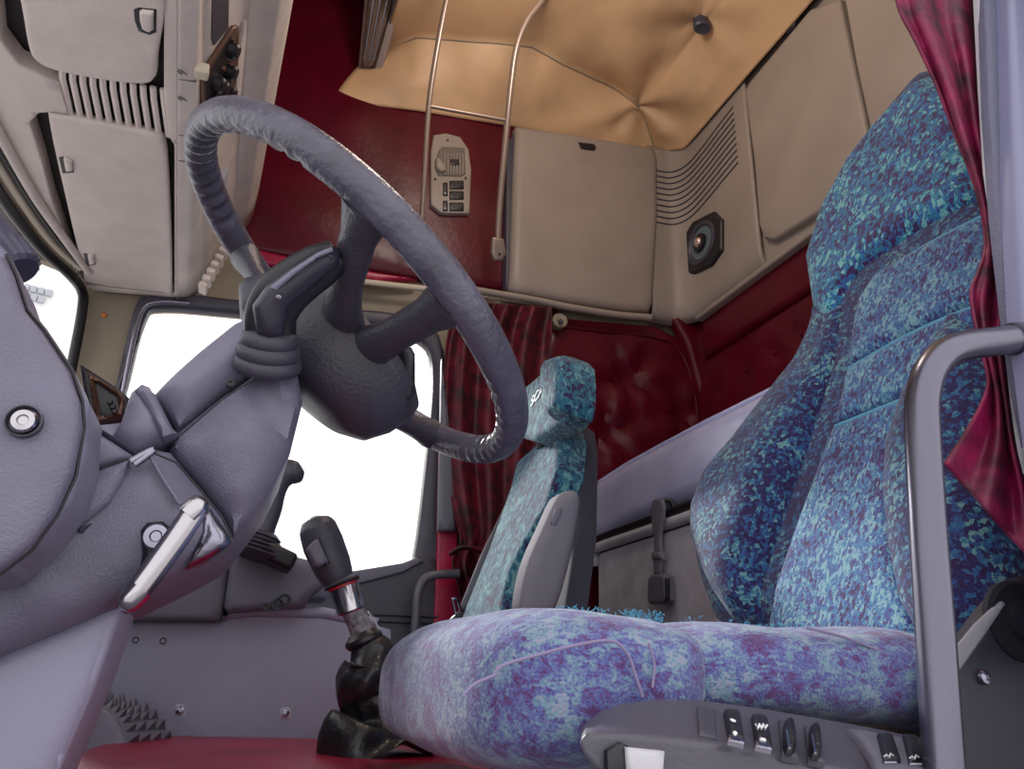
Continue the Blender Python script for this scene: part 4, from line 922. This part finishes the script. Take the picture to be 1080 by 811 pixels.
# passenger side of the dash
dp = PY(1.42)
PD = root('dash_console', 'grey sloping dash console between the column and the passenger window', 'console', P(250, 650, Y=1.45))
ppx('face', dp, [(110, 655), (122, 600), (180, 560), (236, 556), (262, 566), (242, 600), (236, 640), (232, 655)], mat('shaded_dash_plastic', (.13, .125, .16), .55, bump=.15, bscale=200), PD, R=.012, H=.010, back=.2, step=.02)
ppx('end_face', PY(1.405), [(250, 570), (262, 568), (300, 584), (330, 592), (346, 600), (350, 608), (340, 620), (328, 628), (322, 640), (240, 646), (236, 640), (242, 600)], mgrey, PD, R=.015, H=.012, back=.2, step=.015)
for p, r in (((280, 640), .006), ((293, 637), .010), ((300, 633), .011)):
    lathe('socket', PY(1.391).hit(*p), (0, -1, 0), [(-.004, r), (.002, r), (.002, r*.7), (-.003, r*.6), (-.003, 0)], black, PD, n=20)
ppx('end_block', PY(1.5), [(318, 606), (330, 600), (346, 604), (352, 614), (345, 632), (320, 632)], lavflat, PD, R=.008, H=.008, back=.1, step=.012)
# engine housing side panel
et = PY(1.46)
ET = root('engine_housing', 'grey textured engine housing side panel with screws behind the gear lever', 'panel', P(240, 778, Y=1.5))
ppx('side_panel', et, [(40, 790), (96, 655), (130, 653), (232, 655), (246, 646), (262, 641), (330, 643), (390, 658), (412, 664), (412, 800), (40, 800)], lavlight, ET, R=.012, H=.010, back=.03, step=.03)
ppx('ledge', PY(1.45), [(232, 655), (246, 642), (262, 637), (340, 640), (400, 652), (396, 662), (340, 652), (262, 651)], lavlight, ET, R=.008, H=.008, back=.03, step=.014)
box('top', P(120, 650, Y=1.75)+V((0, -.02, -.03)), (.5, .52, .02), mgrey, ET, bevel=.004)
for p in [(190, 749), (301, 752)]:
    b = ppx('screw_plate', et.off(.010), [(p[0]-6, p[1]+6), (p[0]-6, p[1]-3), (p[0]-3, p[1]-6), (p[0]+3, p[1]-6), (p[0]+6, p[1]-3), (p[0]+6, p[1]+6)], boxm, ET, R=.003, H=.002, back=.004, step=.006)
    screw('screw', et.off(.013).hit(*p), (0, -1, 0), .007, steel, b)
for p in [(143, 675), (172, 676)]:
    lathe('hole', et.off(.0105).hit(*p), (0, -1, 0), [(-.004, .0055), (.001, .0055), (.001, .0035), (-.003, .003), (-.003, 0)], black, ET, n=18)
ppx('slot', et.off(.009), [(96, 738), (120, 738), (124, 742), (94, 742)], black, ET, R=.002, H=.002, back=.006, step=.01)
# studded footrest
FR = root('foot_rest', 'round shouldered grey foot rest with a band of pointed studs', 'foot rest', P(120, 778, Y=1.28))
fy = 1.30
oa = smooth_path([P(x, y, Y=1.36) for x, y in [(90, 742), (104, 738), (124, 739), (150, 748), (168, 762), (180, 784)]], 5)
ia = smooth_path([P(x, y, Y=1.25) for x, y in [(88, 748), (98, 745), (110, 748), (120, 756), (127, 766), (132, 786)]], 5)
def ffn(u, v): return lerp_path(oa, u).lerp(lerp_path(ia, u), v)
surf('tread', ffn, 24, 8, mgrey, FR, thick=.006)
body = [(50, 815), (70, 772), (86, 750), (98, 744), (112, 748), (122, 757), (130, 770), (136, 790), (136, 815)]
ppx('body', PY(1.25), body, lavflat, FR, R=.012, H=.006, back=.08, step=.012)
for j in range(4):
    for i in range(9):
        u = .12+.1*i; vv = .12+.25*j
        a, b_, c_, d_ = [ffn(min(1, max(0, u+du*.046)), vv+dv*.11) for du, dv in ((-1, -1), (1, -1), (1, 1), (-1, 1))]
        n_ = (c_-a).cross(d_-b_).normalized()
        if n_.y > 0: n_ = -n_
        m_ = (a+b_+c_+d_)/4
        k_ = [q+n_*.003 for q in (a, b_, c_, d_)]
        mk('stud', k_+[m_+n_*.015], [(0, 1, 2, 3), (0, 1, 4), (1, 2, 4), (2, 3, 4), (3, 0, 4)], mgrey, FR, smooth=False)
# red floor cover
fc = PZ(.296, True)
FCO = [fc.uv(V((x, y, .296))) for x, y in [(-.165, .85), (-.160, 1.05), (-.148, 1.30), (-.125, 1.405), (-.08, 1.435), (.3, 1.44), (.9, 1.44), (.9, .62), (.3, .62), (-.02, .62), (-.12, .70)]]
o = puff('floor_cover', fc, FCO, redmat, R=.04, H=.012, back=.03, step=.04); tag(o, 'crimson vinyl cover on the floor around the gear lever', 'floor cover')
# ================================================================== DOOR PILLAR, HANDLE, CURTAINS
py = PY(.43)
PL_ = root('door_pillar', 'lavender door pillar with grained band along the right edge', 'pillar', (.74, .43, .8)); 
ppx('post', py, [(1054, -80), (1060, 0), (1066, 200), (1074, 330), (1086, 420), (1100, 520), (1130, 700), (1300, 700), (1300, -80)], pillar, PL_, R=.008, H=.008, back=.012, step=.03)
ppx('grained_band', PY(.445), [(1036, -80), (1037, 0), (1042, 120), (1050, 230), (1062, 330), (1072, 400), (1086, 470), (1092, 470), (1080, 330), (1070, 200), (1066, 0), (1060, -80)], pillarg, PL_, R=.008, H=.004, back=.008, step=.014)
ppx('weather_seal', PY(.452), [(1028, -80), (1031, 0), (1036, 90), (1042, 180), (1051, 240), (1060, 320), (1066, 330), (1060, 240), (1050, 150), (1044, 60), (1040, -80)], mat('pale_weather_seal', (.5, .49, .52), .6), PL_, R=.004, H=.004, back=.006, step=.014)
struct(PL_); del PL_['category']; del PL_['label']; PL_.name = 'trim_10'
lin = ppx('curtain_lining', PY(.497), [(1062, 318), (1068, 322), (1078, 400), (1100, 470), (1100, 520), (1078, 500), (1069, 462), (1060, 430), (1056, 380)], whitecloth, R=.006, H=.006, back=.006, step=.012)
tag(lin, 'white cloth lining showing between the burgundy curtain and the pillar', 'lining')
hy = .435
H = root('grab_handle', 'thick steel grab handle bent at the top, in front of the driver seat', 'handle', P(985, 600, Y=hy))
pth = [P(x, y, Y=hy) for x, y in [(1074, 357), (1050, 360), (1020, 364), (998, 372), (982, 390), (974, 415), (973, 450), (979, 560), (986, 660), (991, 740), (998, 850)]]
tube('bar', pth, .0135, handlem, H, sm=6, n=24, up=(0, 1, 0))
tube('socket', [P(1067, 358, Y=hy), P(1085, 356, Y=hy)], .0155, handlem, H, n=24)
def curtain(name, left, right, y0, folds, amp, m, label, thick=.003, nv=70, nu=60, ph=0):
    Lp = smooth_path([V((x, y, 0)) for x, y in left], 6); Rp = smooth_path([V((x, y, 0)) for x, y in right], 6)
    def fn(u, v):
        a = lerp_path(Lp, v); b = lerp_path(Rp, v); q = a.lerp(b, u)
        wv_ = math.sin(u*folds*2*math.pi+ph+1.2*math.sin(v*5))*amp*(.7+.3*math.sin(v*7+u*3)) + amp*.5*mnoise.noise(V((u*5, v*7, 3)))
        return P(q.x, q.y, Y=y0+wv_)
    o = surf(name, fn, nu, nv, m, None, thick=thick)
    return tag(o, label, 'curtain', 'burgundy velvet curtains')
curtain('velvet_curtain', [(940, -30), (948, 10), (966, 45), (988, 92), (1006, 140), (1026, 190), (1036, 228), (1039, 262), (1032, 285), (1024, 306), (1027, 335), (1036, 372), (1042, 402), (1034, 428), (1014, 462), (996, 489)],
        [(1030, -30), (1034, 20), (1038, 70), (1042, 130), (1048, 190), (1056, 240), (1062, 290), (1063, 330), (1060, 370), (1062, 410), (1072, 480), (1090, 545), (1100, 605)],
        .472, 2.2, .006, velvet, 'burgundy velvet curtain gathered against the door pillar beside the driver headrest')
curtain('velvet_curtain', [(486, 318), (474, 345), (469, 380), (468, 430), (470, 490), (480, 545), (486, 570), (478, 585), (478, 600), (486, 640), (480, 700)],
        [(582, 324), (582, 345), (580, 380), (576, 430), (572, 490), (560, 545), (540, 575), (530, 590), (528, 610), (530, 640), (530, 700)],
        1.98, 3.4, .03, velvetd, 'dark burgundy velvet curtain tied beside the passenger window', nu=110)
tie = tube('curtain_tie', [P(474, 585, Y=1.93), P(486, 578, Y=1.92), P(505, 580, Y=1.92), P(525, 592, Y=1.93)], .012, velvetd, sm=4, flat=.5)
tag(tie, 'burgundy velvet tie around the passenger side curtain', 'curtain tie')
# belt, dark trim and reel at the right edge, below the curtain
BP = root('belt_pillar_cover', 'dark navy cover with a bolt low on the right behind the steel handle', 'cover panel', P(1040, 811, Y=.50))
ppx('panel', PY(.50), [(984, 705), (998, 690), (1016, 672), (1040, 640), (1066, 612), (1140, 590), (1140, 860), (988, 860)], navy, BP, R=.012, H=.010, back=.01, step=.02)
screw('bolt', PY(.488).hit(1037, 714), (0, -1, 0), .006, steel, BP)
lathe('belt_reel', PY(.488).hit(1075, 655), (-.1, -1, 0), [(-.004, .034), (.002, .034), (.006, .031), (.004, .028), (.004, .018), (.010, .016), (.011, 0)], mat('reel_black', (.01, .01, .016), .8, spec=.15), BP)
sb = ppx('seat_belt', PY(.484), [(1001, 707), (1004, 690), (1030, 658), (1056, 634), (1060, 637), (1036, 672), (1008, 712)], belt, None, R=.003, H=.002, back=.003, step=.01)
tag(sb, 'short grey belt strap running up beside the driver seat behind the handle', 'seat belt')
# ================================================================== LIGHT
w = bpy.data.worlds.new('world'); scene.world = w; w.use_nodes = True
bg = w.node_tree.nodes['Background']; bg.inputs['Color'].default_value = (1, .985, 1, 1); bg.inputs['Strength'].default_value = 1.6
sd_ = bpy.data.lights.new('sun', 'SUN'); sd_.energy = 4.5; sd_.angle = math.radians(6); sd_.color = (1, .97, .95)
so = bpy.data.objects.new('sun', sd_); COL.objects.link(so); so.rotation_euler = V((.25, -.85, -.45)).to_track_quat('-Z', 'Y').to_euler()
ld = bpy.data.lights.new('cab_fill_light', 'POINT'); ld.energy = 13; ld.shadow_soft_size = .12; ld.color = (1, .92, .84)  # added fill light inside the cab, unseen, apart from the modelled lamp
lo = bpy.data.objects.new('cab_fill_light', ld); COL.objects.link(lo); lo.location = (.45, 1.15, 2.2)
scene.view_settings.view_transform = 'Standard'; scene.view_settings.look = 'None'; scene.view_settings.gamma = 1
scene.view_settings.use_curve_mapping = False
scene.view_settings.exposure = 0.0
